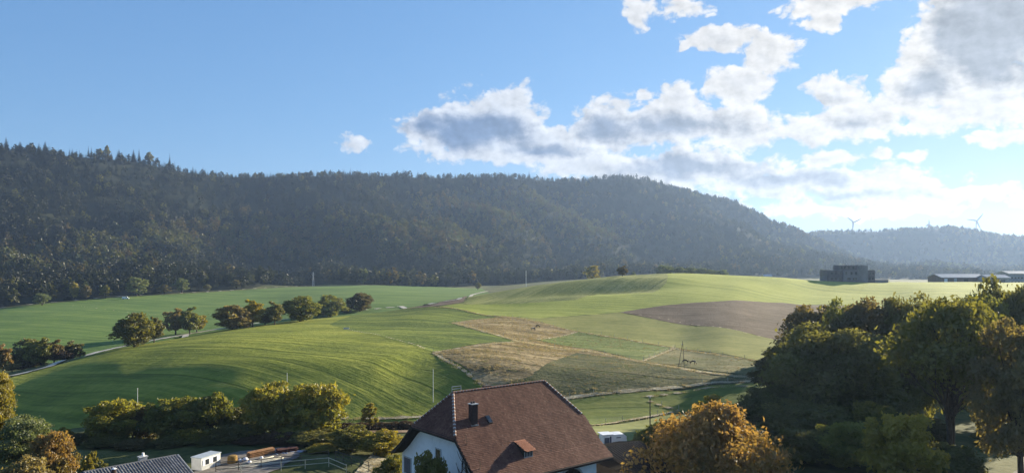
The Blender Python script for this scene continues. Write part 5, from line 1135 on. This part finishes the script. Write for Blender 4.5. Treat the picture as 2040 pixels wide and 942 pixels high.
for i, (pa, pb, lb) in enumerate([((484, 925), (545, 911), 'rearmost pale pole lying on the yard'), ((478, 930), (560, 912), 'second pale pole from the back on the yard'), ((470, 934), (565, 914), 'third pale pole from the back on the yard'), ((476, 937), (570, 917), 'fourth pale pole from the back, nearest the grass'), ((440, 938), (500, 927), 'short pale pole in front near the site cabin')]):
    a_, b_ = hitg(*pa, dmin=60, dmax=200), hitg(*pb, dmin=60, dmax=200)
    q = MB(); q.tube([(a_[0] * (1 - t) + b_[0] * t, a_[1] * (1 - t) + b_[1] * t, ground(a_[0] * (1 - t) + b_[0] * t, a_[1] * (1 - t) + b_[1] * t) + .14) for t in (0, .25, .5, .75, 1)], .09, 7)
    tag(link('yard_pole', q.mesh('yard_pole', M['pole_pale'], True)), lb, 'pole', 'pale poles lying in the yard')
def fence(name, P, step, hgt, rad, rails, pmat, rmat, label, group=None, rr_=.02, cat='fence'):
    pts_ = []; 
    for (ax, ay), (bx, by) in zip(P[:-1], P[1:]):
        L_ = math.hypot(bx - ax, by - ay); n = max(1, int(L_ / step)); pts_ += [(ax + (bx - ax) * i / n, ay + (by - ay) * i / n) for i in range(n)]
    pts_.append(P[-1]); b = empty(name, (pts_[0][0], pts_[0][1], ground(*pts_[0])), 0); tag(b, label, cat, group)
    pm = MB().tube([(0, 0, -.3), (0, 0, hgt)], rad, 6).mesh('post', M[pmat])
    for q in pts_: part('post', pm, b, (q[0] - pts_[0][0], q[1] - pts_[0][1], ground(*q) - b.location.z), (random.gauss(0, .02), random.gauss(0, .02), 0))
    for h_ in rails:
        q = MB(); q.tube([(u_[0] - pts_[0][0], u_[1] - pts_[0][1], ground(*u_) - b.location.z + h_) for u_ in pts_], rr_, 5); q.build('rail', M[rmat], b)
    return b
H_ = lambda px, py: hitg(px, py, dmin=55, dmax=160)
fence('railing', [H_(430, 941), H_(520, 935), H_(600, 925), H_(655, 917)], 2.0, 1.25, .05, (.4, .8, 1.2), 'steel_dark', 'steel_dark', 'dark steel railing along the back of the riding arena', 'railings round the riding arena', .04, 'railing')
fence('railing', [H_(668, 918), H_(700, 928), H_(735, 941)], 1.7, 1.25, .05, (.4, .8, 1.2), 'steel_dark', 'steel_dark', 'dark steel railing running down towards the farmhouse', 'railings round the riding arena', .04, 'railing')
fence('railing', [H_(480, 944), H_(560, 938), H_(655, 929), H_(690, 944)], 2.4, 1.1, .04, (.5, 1.05), 'pole_pale', 'pole_pale', 'pale inner railing at the very bottom of the picture', 'railings round the riding arena', .035, 'railing')
FG = 'wire fences round the paddocks'
for P, lb in [(STRIPS[0][1], 'wire fence on the verge between the two dry paddocks'), (STRIPS[1][1], 'wire fence along the upper edge of all paddocks'), (STRIPS[2][1], 'wire fence on the left edge of the large dry paddock'), (STRIPS[6][1][:-1], 'wire fence on the long verge behind the farmhouse'), (STRIPS[9][1], 'wire fence at the top of the mown pasture'), (STRIPS[8][1], 'short wire fence in the shaded pasture'), (STRIPS[5][1], 'short wire fence right of the green paddock')]:
    fence('paddock_fence', P, 5.0, 1.15, .045, (.65, 1.05), 'pole_pale', 'steel_dark', lb, FG, .008)
# ---------------------------------------------------------------- poles
M['pole_white'] = mat_plain('white_pole', [(.62, .62, .60), (.75, .75, .73)], .6, 3, .05)
M['pole_wood'] = mat_plain('tarred_pole', [(.05, .04, .03), (.09, .075, .06)], .9, 3, .3)
def pole(px, base, top, rad, mat, label, name='pole', D=None, arms=0, group=None):
    x, y = at(px, D) if D else hitg(px, base, dmin=60); g = ground(x, y); h_ = -(top - HZ) / F * y - g
    o = empty(name, (x, y, g), random.uniform(0, 1)); tag(o, label, 'pole', group); MB().tube([(0, 0, -.5), (0, 0, h_ * .5), (0, 0, h_)], [rad, rad * .9, rad * .7], 8).build('shaft', M[mat], o)
    MB().tube([(0, 0, h_), (0, 0, h_ + .15)], [rad * .9, rad * .3], 8).build('cap', M['metal_pale'], o)
    for k in range(arms): MB().tube([(-.35, 0, h_ - .8 - k * 1.4), (.35, 0, h_ - .8 - k * 1.4)], .05, 5).build('crossarm', M['metal_pale'], o)
    return o
pole(863, 802, 736, .07, 'pole_white', 'slim white pole standing in the shaded field left of the farmhouse roof', 'marker_pole')
pole(274, 0, 774, .05, 'pole_white', 'slim pale pole rising behind the leftmost hedge tree', 'marker_pole', D=112)
pole(572, 0, 744, .05, 'pole_white', 'slim pale pole rising between the two tallest hedge trees', 'marker_pole', D=113)
pole(1048, 0, 539, .13, 'pole_white', 'white pole with short crossarms on the knoll against the forest', 'power_pole', D=388, arms=3)
pole(1295, 0, 792, .09, 'pole_wood', 'dark wooden pole behind the horse trailer at the shaded pasture', 'power_pole', D=112)
x, y = hitg(1359, 733); g = ground(x, y); af = empty('braced_pole', (x, y, g), 0); tag(af, 'dark wooden power pole with a slanting brace by the grazing horses', 'pole')
hh = -(679 - HZ) / F * y - g
MB().tube([(.55, 0, -.4), (.1, 0, hh)], [.07, .05], 8).build('shaft', M['pole_wood'], af); MB().tube([(-.9, .3, -.4), (.05, .05, hh * .9)], [.07, .05], 8).build('brace', M['pole_wood'], af); MB().tube([(-.05, 0, hh - .9), (-.05, 0, hh - .6)], .07, 6).build('insulator', M['pole_white'], af)
x, y = at(624, 770); g = ground(x, y); hh = -(542 - HZ) / F * y - g; py_ = empty('lattice_mast', (x, y, g), .4); tag(py_, 'grey lattice mast at the forest edge beyond the valley field', 'mast')
q = MB(); ww = .9
for sx_, sy_ in ((-1, -1), (1, -1), (1, 1), (-1, 1)): q.tube([(sx_ * ww, sy_ * ww, -1), (sx_ * ww * .25, sy_ * ww * .25, hh)], .13, 4)
q.build('legs', M['metal_pale'], py_); q = MB()
for k in range(9):
    z0, z1 = hh * k / 9, hh * (k + 1) / 9; w0, w1 = ww * (1 - .75 * k / 9), ww * (1 - .75 * (k + 1) / 9)
    for a_, b_ in (((-1, -1), (1, -1)), ((1, -1), (1, 1)), ((1, 1), (-1, 1)), ((-1, 1), (-1, -1))): q.tube([(a_[0] * w0, a_[1] * w0, z0), (b_[0] * w1, b_[1] * w1, z1)], .06, 3, cap=False)
q.build('bracing', M['metal_pale'], py_); q = MB(); q.tube([(-2.2, 0, hh - 1.5), (2.2, 0, hh - 1.5)], .09, 4); q.tube([(-1.6, 0, hh - 3), (1.6, 0, hh - 3)], .09, 4); q.build('crossarm', M['metal_pale'], py_)

# ---------------------------------------------------------------- horses
def horse(px, base, face, coat, label, graze=True, pale=None):
    m = M.setdefault('coat_' + coat, mat_plain('horse_coat_' + coat, {'black': [(.010, .009, .010), (.022, .019, .020)], 'brown': [(.028, .016, .012), (.05, .03, .022)], 'pale': [(.42, .38, .40), (.55, .51, .52)]}[coat], .5, 3, .1))
    x, y = hitg(px, base); o = empty('horse', (x, y, ground(x, y)), face); o.scale = (.72, .72, .72); tag(o, label, 'horse', 'horses grazing in the paddocks')
    vs = [(-.62, 0, 1.32), (-.25, 0, 1.25), (.2, 0, 1.24), (.58, 0, 1.30)]; rd = [.27, .30, .29, .24]; ed = [(0, 1), (1, 2), (2, 3)]
    def chain(start, pp):
        k = start
        for p_, r_ in pp: vs.append(p_); rd.append(r_); ed.append((k, len(vs) - 1)); k = len(vs) - 1
    if graze: chain(3, [((.85, 0, 1.12), .17), ((1.10, 0, .78), .12), ((1.24, 0, .50), .11), ((1.36, 0, .28), .085), ((1.42, 0, .14), .065)])
    else: chain(3, [((.82, 0, 1.55), .16), ((1.0, 0, 1.85), .12), ((1.18, 0, 1.86), .115), ((1.38, 0, 1.72), .085), ((1.5, 0, 1.62), .065)])
    for sy_, dx in ((-1, 0), (1, .14)):
        chain(3, [((.58 + dx, sy_ * .15, .98), .13), ((.58 + dx, sy_ * .16, .62), .075), ((.56 + dx, sy_ * .16, .50), .06), ((.56 + dx, sy_ * .16, .14), .045), ((.60 + dx, sy_ * .16, .03), .06)])
        chain(0, [((-.58 - dx, sy_ * .16, .98), .18), ((-.50 - dx, sy_ * .17, .76), .11), ((-.76 - dx, sy_ * .17, .52), .065), ((-.70 - dx, sy_ * .17, .16), .048), ((-.66 - dx, sy_ * .17, .03), .06)])
    me = bpy.data.meshes.new('body'); me.from_pydata(vs, ed, []); me.update(); b = part('body', me, o); me.materials.append(m)
    sk_ = b.modifiers.new('skin', 'SKIN'); ss = b.modifiers.new('sub', 'SUBSURF'); ss.levels = ss.render_levels = 2
    me.skin_vertices.new() if not me.skin_vertices else None
    for v_, r_ in zip(me.skin_vertices[0].data, rd): v_.radius = (r_, r_)
    me.skin_vertices[0].data[0].use_root = True
    q = MB(); q.tube([(-.86, 0, 1.42), (-1.0, 0, 1.2), (-1.02, 0, .85), (-.98, 0, .5)], [.05, .09, .08, .02], 6); q.build('tail', m, o, True)
    hx, hz_ = (1.15, .82) if graze else (.98, 1.98)
    q = MB(); q.tube([(.55, 0, 1.52), (.88, 0, 1.28 if graze else 1.72), (hx - .05, 0, hz_ + (.05 if graze else -.02))], [.05, .07, .04], 5); q.build('mane', m, o, True)
    for sy_ in (-1, 1): q = MB(); q.tube([(hx + .05, sy_ * .07, hz_ - .22 if graze else hz_), (hx - .02, sy_ * .10, hz_ - .10 if graze else hz_ + .16)], [.04, .01], 5); q.build('ear', m, o)
    if pale:
        q = MB(); q.box(-.45, -.33, 1.0, .35, .33, 1.62); me2 = q.mesh('blanket', M['coat_' + 'pale_'] if 'coat_pale_' in M else M['sack'], True); bb = part('blanket', me2, o); z_ = bb.modifiers.new('s', 'SUBSURF'); z_.levels = z_.render_levels = 2
    return o
horse(1072, 653, R(172), 'black', 'black horse grazing behind the one with the pale rug in the small dry paddock')
horse(1062, 659, R(-20), 'black', 'dark horse with pale rug, nearer of the two in the small dry paddock', True, True)
horse(1366, 724, R(180), 'brown', 'dark brown horse beside the braced pole, left of the grazing pair')
horse(1380, 726, R(-8), 'brown', 'dark brown horse on the right of the grazing pair in the far paddock')

# ---------------------------------------------------------------- buildings on the plateau
M['dark_facade'] = mat_plain('dark_facade', [(.060, .057, .070), (.085, .080, .097)], .7, .4, .1)
M['mid_facade'] = mat_plain('grey_facade', [(.13, .125, .14), (.18, .175, .19)], .7, .4, .1)
mpx = lambda D: D / F
Dm = 446; x, y = at(1650, Dm); gm = ground((1688 - CX) / F * Dm, Dm) - .6
vl = empty('modern_building', (x, y, gm), R(-6)); tag(vl, 'dark cubic three-storey building on the plateau skyline', 'building')
zz = lambda row, D=Dm: -(row - HZ) / F * D - gm
u = mpx(Dm)
W1, W2 = 27.0, 14.5
MB().box(0, 0, -2, W1, 16, zz(538.5)).build('lower_block', M['dark_facade'], vl)
MB().box(6.6, 1.2, zz(538.5) + .003, 6.6 + W2, 12, zz(528.3)).build('upper_block', M['dark_facade'], vl)
MB().box(8.5, -.6, -1, 17.5, -.004, zz(538.5) - .15).build('front_bay', M['mid_facade'], vl)
MB().box(17.2, -.9, -1, 22.6, 1.19, zz(528.3) - .1).build('stair_tower', M['mid_facade'], vl)
MB().box(-2.3, 2, -2, -.004, 9, zz(550)).build('annex', M['mid_facade'], vl)
MB().box(W1 + .004, 1, -2, W1 + 8, 7, zz(557)).build('low_wing', M['mid_facade'], vl)
q = MB(); q.box(-.2, -.25, zz(538.5) + .004, W1 + .2, 16.2, zz(538.5) + .3); q.build('parapet', M['mid_facade'], vl)
def vwin(x0, z0, w_, h_, yy): f = MB().box(x0, yy - .06, z0, x0 + w_, yy - .004, z0 + h_).build('window', M['mid_facade'], vl); MB().box(x0 + .1, yy - .09, z0 + .1, x0 + w_ - .1, yy - .061, z0 + h_ - .1).build('pane', M['glass'], f)
zb1 = zz(538.5) - 3.0; zb2 = zz(538.5) - 6.2; zu = zz(538.5) + .7
for xx in (9.6, 12.6, 15.2): vwin(xx, zb1 + .3, 1.3, 1.9, -.6)
for xx in (1.2, 3.6, 6.0): vwin(xx, zb1 + .3, 1.6, 1.8, 0); vwin(xx, zb2 + .3, 1.6, 1.8, 0)
for xx in (23.4, 25.2): vwin(xx, zb1 + .3, 1.4, 1.6, 0)
for xx in (23.2, 25.0): vwin(xx, zb2 + .3, 1.4, 1.7, 0)
for xx in (10.5, 14.0): vwin(xx, zb2 + .4, 2.4, 1.5, -.6)
for xx in (7.4, 9.4, 11.4, 14.0): vwin(xx, zu, 1.5, 1.8, 1.2)
M['pale_roof'] = mat_plain('pale_metal_roof', [(.26, .29, .33), (.36, .39, .43)], .5, .5, .1)
M['barn_wood'] = mat_plain('barn_boards', [(.11, .075, .055), (.17, .12, .09)], .85, .6, .2, stretch=(4, 4, .3))
M['grey_wall'] = mat_plain('grey_render', [(.24, .25, .28), (.33, .34, .37)], .85, .5, .1)
def barn(px0, px1, row_e, row_r, base, D, depth, label, wallm, roofm, rz=0.0, gable_left=True, doors=(), wins=()):
    x, y = at(px0, D); L_ = (px1 - px0) / F * D / math.cos(rz); g = ground((px0 + px1) / 2 / F * D - CX / F * D, D) - .4
    o = empty('barn' if 'house' not in label else 'farm_building', (x, y, g), rz); tag(o, label, 'barn' if 'house' not in label else 'house')
    ze, zr_ = -(row_e - HZ) / F * D - g, -(row_r - HZ) / F * D - g; yh = depth / 2
    MB().prism([(0, -1.5), (depth, -1.5), (depth, ze), (yh, zr_ - .1), (0, ze)], 0, L_, 'x').build('wall', M[wallm], o)
    q = MB(); sl_ = (zr_ - ze) / yh
    q.prism([(-.8, ze - .8 * sl_), (yh, zr_), (depth + .8, ze - .8 * sl_), (depth + .8, ze - .8 * sl_ + .22), (yh, zr_ + .25), (-.8, ze - .8 * sl_ + .22)], -.6, L_ + .6, 'x'); q.build('roof', M[roofm], o)
    for (a_, b_, h_, mt) in doors: MB().box(L_ * a_, -.08, -1, L_ * b_, -.004, h_).build('door', M[mt], o)
    for (a_, z_, w_, h_) in wins: wv = MB().box(L_ * a_, -.08, z_, L_ * a_ + w_, -.004, z_ + h_).build('window', M['stone_trim'], o); MB().box(L_ * a_ + .1, -.11, z_ + .1, L_ * a_ + w_ - .1, -.081, z_ + h_ - .1).build('pane', M['glass'], wv)
    return o
barn(1876, 1968, 552.5, 546.5, 561, 470, 14, 'long low barn with pale roof and brown boarded wall on the plateau', 'barn_wood', 'pale_roof', R(4), doors=((.06, .13, 2.6, 'plaster'), (.28, .34, 2.8, 'stone_trim'), (.5, .6, 2.4, 'wood_dark')))
barn(1968, 2012, 553, 548, 561, 462, 10, 'smaller grey barn with pale roof between the long barn and the tall farm building', 'grey_wall', 'pale_roof', R(2), doors=((.2, .4, 2.4, 'shutter'), (.6, .8, 2.2, 'shutter')))
barn(2010, 2075, 545, 540.5, 561, 480, 12, 'two-storey grey house with windows at the right picture edge', 'grey_wall', 'pale_roof', R(0), wins=tuple((.06 + .1 * i, 3.4, 1.5, 1.3) for i in range(9)) + tuple((.06 + .1 * i, .6, 1.5, 1.3) for i in range(9)))
barn(1524, 1538, 550, 547, 552, 640, 8, 'tiny white farm house far behind the plateau crest', 'plaster', 'pale_roof', R(0))
x, y = at(250, 570); cr = empty('parked_van', (x, y, ground(x, y)), R(20)); tag(cr, 'tiny white van parked on the track at the forest edge', 'van')
MB().prism([(-2.4, .35), (2.4, .35), (2.4, .95), (1.7, 1.15), (1.2, 2.0), (-2.3, 2.05), (-2.4, 1.2)], -.9, .9, 'y').build('body', M['white_paint'], cr)
MB().prism([(1.25, 1.2), (1.68, 1.2), (1.2, 1.9), (.4, 1.9), (.4, 1.2)], -.92, .92, 'y').build('cab_windows', M['glass'], cr)
for dx in (-1.5, 1.5):
    for sg in (-1, 1): q = MB(); q.tube([(dx, sg * .8, .34), (dx, sg * .95, .34)], .34, 14); q.build('wheel', M['tyre'], cr)
x, y = hitg(690, 656); tr_o = empty('water_trough', (x, y, ground(x, y)), R(10)); tag(tr_o, 'small pale water trough at the upper end of the field track', 'trough')
q = MB(); q.box(-.9, -.35, .15, .9, .35, .22)
for a_ in ((-.9, -.35, .22, .9, -.29, .6), (-.9, .29, .22, .9, .35, .6), (-.9, -.29, .22, -.84, .29, .6), (.84, -.29, .22, .9, .29, .6)): q.box(*a_)
q.build('basin', M['metal_pale'], tr_o); q = MB(); q.box(-.7, -.3, 0, -.55, .3, .148); q.box(.55, -.3, 0, .7, .3, .148); q.build('feet', M['stone_trim'], tr_o)

# ---------------------------------------------------------------- wind turbines
def turbine(px, hub, rpx, ang, D, yaw, label):
    x, y = at(px, D); g = ground(x, y); zh = -(hub - HZ) / F * D - g; rr_ = rpx / F * D
    o = empty('wind_turbine', (x, y, g), yaw); tag(o, label, 'wind turbine', 'wind turbines on the far ridge')
    MB().tube([(0, 0, -3), (0, 0, zh * .5), (0, 0, zh - 1.5)], [4.2, 3.6, 2.6], 12).build('tower', M['pole_grey'], o, True)
    q = MB(); q.prism([(-4.5, zh - 2.0), (6.5, zh - 2.0), (7, zh + 1.4), (6, zh + 2.3), (-4.5, zh + 2.0)], -1.9, 1.9, 'x'); q.build('nacelle', M['pole_grey'], o)
    hb = part('hub', (lambda m_: (m_.tube([(0, -8.2, 0), (0, -7, 0), (0, -4.6, 0)], [.4, 2.0, 2.2], 10), m_.mesh('hub', M['pole_grey'], True))[1])(MB()), o, (0, 0, zh))
    q = MB(); n = 8; V = []
    for i in range(n + 1):
        t = i / n; c = (5.0 * (1 - t) ** .8 + 2.4) * (.55 + .45 * min(1, t * 5)); th2 = .5 * (1 - t) + .08; r_ = 1.0 + t * (rr_ - 1); V += [(-c * .35, -6.3 - th2, r_), (c * .65, -6.3, r_), (-c * .35, -6.3 + th2, r_)]
    fs = [(3 * i + a_, 3 * i + (a_ + 1) % 3, 3 * i + 3 + (a_ + 1) % 3, 3 * i + 3 + a_) for i in range(n) for a_ in range(3)] + [(3 * n, 3 * n + 1, 3 * n + 2)]
    q.add(V, fs); bm_ = q.mesh('blade', M['pole_grey'])
    for k in range(3): part('blade', bm_, o, (0, 0, zh), (0, R(ang + 120 * k), 0))
M['pole_grey'] = mat_plain('turbine_coating', [(.05, .053, .06), (.07, .073, .08)], .5, .1, .02)
turbine(1699, 443, 17, -55, 3600, R(8), 'wind turbine on the far ridge above the modern building')
turbine(1945, 440, 18, 38, 3600, R(-10), 'wind turbine at the right with one blade pointing up and right')
turbine(1849, 447, 9, 0, 3700, R(5), 'small wind turbine whose tower is hidden behind the far ridge')
# ---------------------------------------------------------------- trees that stand out on the skyline
SG = 'trees standing out on the left skyline'
def sky_tree(px, top, hw, k, lf, lb):
    a_ = math.atan((px - CX) / F); rc = float(np.interp(a_, azk, [rk[i][16] for i in range(len(cols))])); D = (rc - 15) * math.cos(a_)
    tree('skyline_tree', k, lf, px, D, top, hw, lb, SG, 'tree')
for a_ in [(12, 272, 6, 'spruce_b', 'conifer', 'tallest spruce at the far left end of the ridge skyline'), (40, 281, 8, 'spruce', 'conifer', 'broad spruce second from the left on the skyline'), (64, 283, 6, 'spruce', 'conifer', 'spruce third from the left on the skyline'), (90, 280, 8, 'spruce', 'conifer', 'wide-topped spruce fourth from the left on the skyline'),
           (176, 290, 3, 'spruce_b', 'conifer', 'thin bare-stemmed spruce at the start of the skyline gap'), (182, 292, 3, 'spruce_b', 'conifer', 'second thin spruce just right of the first thin one on the skyline'), (198, 296, 8, 'edge_b', 'dark', 'rounded broadleaved tree in the skyline gap'), (213, 290, 5, 'edge_b', 'dark', 'pale-stemmed broadleaved tree sticking out in the skyline gap'),
           (237, 297, 6, 'spruce_b', 'conifer', 'spruce right of the skyline gap'), (266, 297, 7, 'spruce', 'conifer', 'dark dense spruce right of the skyline gap'), (277, 295, 4, 'spruce_b', 'conifer', 'slender spruce touching the dense one on the skyline'), (297, 303, 8, 'edge_b', 'dark', 'low round tree on the skyline right of the slender spruce'), (338, 304, 4, 'spruce', 'conifer', 'pointed spruce above the reddish slope on the skyline'), (1054, 340, 3, 'spruce', 'conifer', 'lone taller spruce on the middle of the ridge')]:
    sky_tree(*a_)

# ---------------------------------------------------------------- air
hz_me = MB().box(-4200, -80, -75, 4200, 4700, 330).mesh('haze', [])
hm, nt, out = newmat('haze'); hm_v = N(nt, 'ShaderNodeVolumePrincipled', {'Color': (.43, .60, .95, 1), 'Density': .000085, 'Anisotropy': .36, 'Absorption Color': (0, 0, 0, 1)})
nt.links.new(hm_v.outputs[0], out.inputs['Volume']); hz_me.materials.clear(); hz_me.materials.append(hm)
tag(link('haze', hz_me), 'pale blue haze of the valley air', None, None, 'stuff')
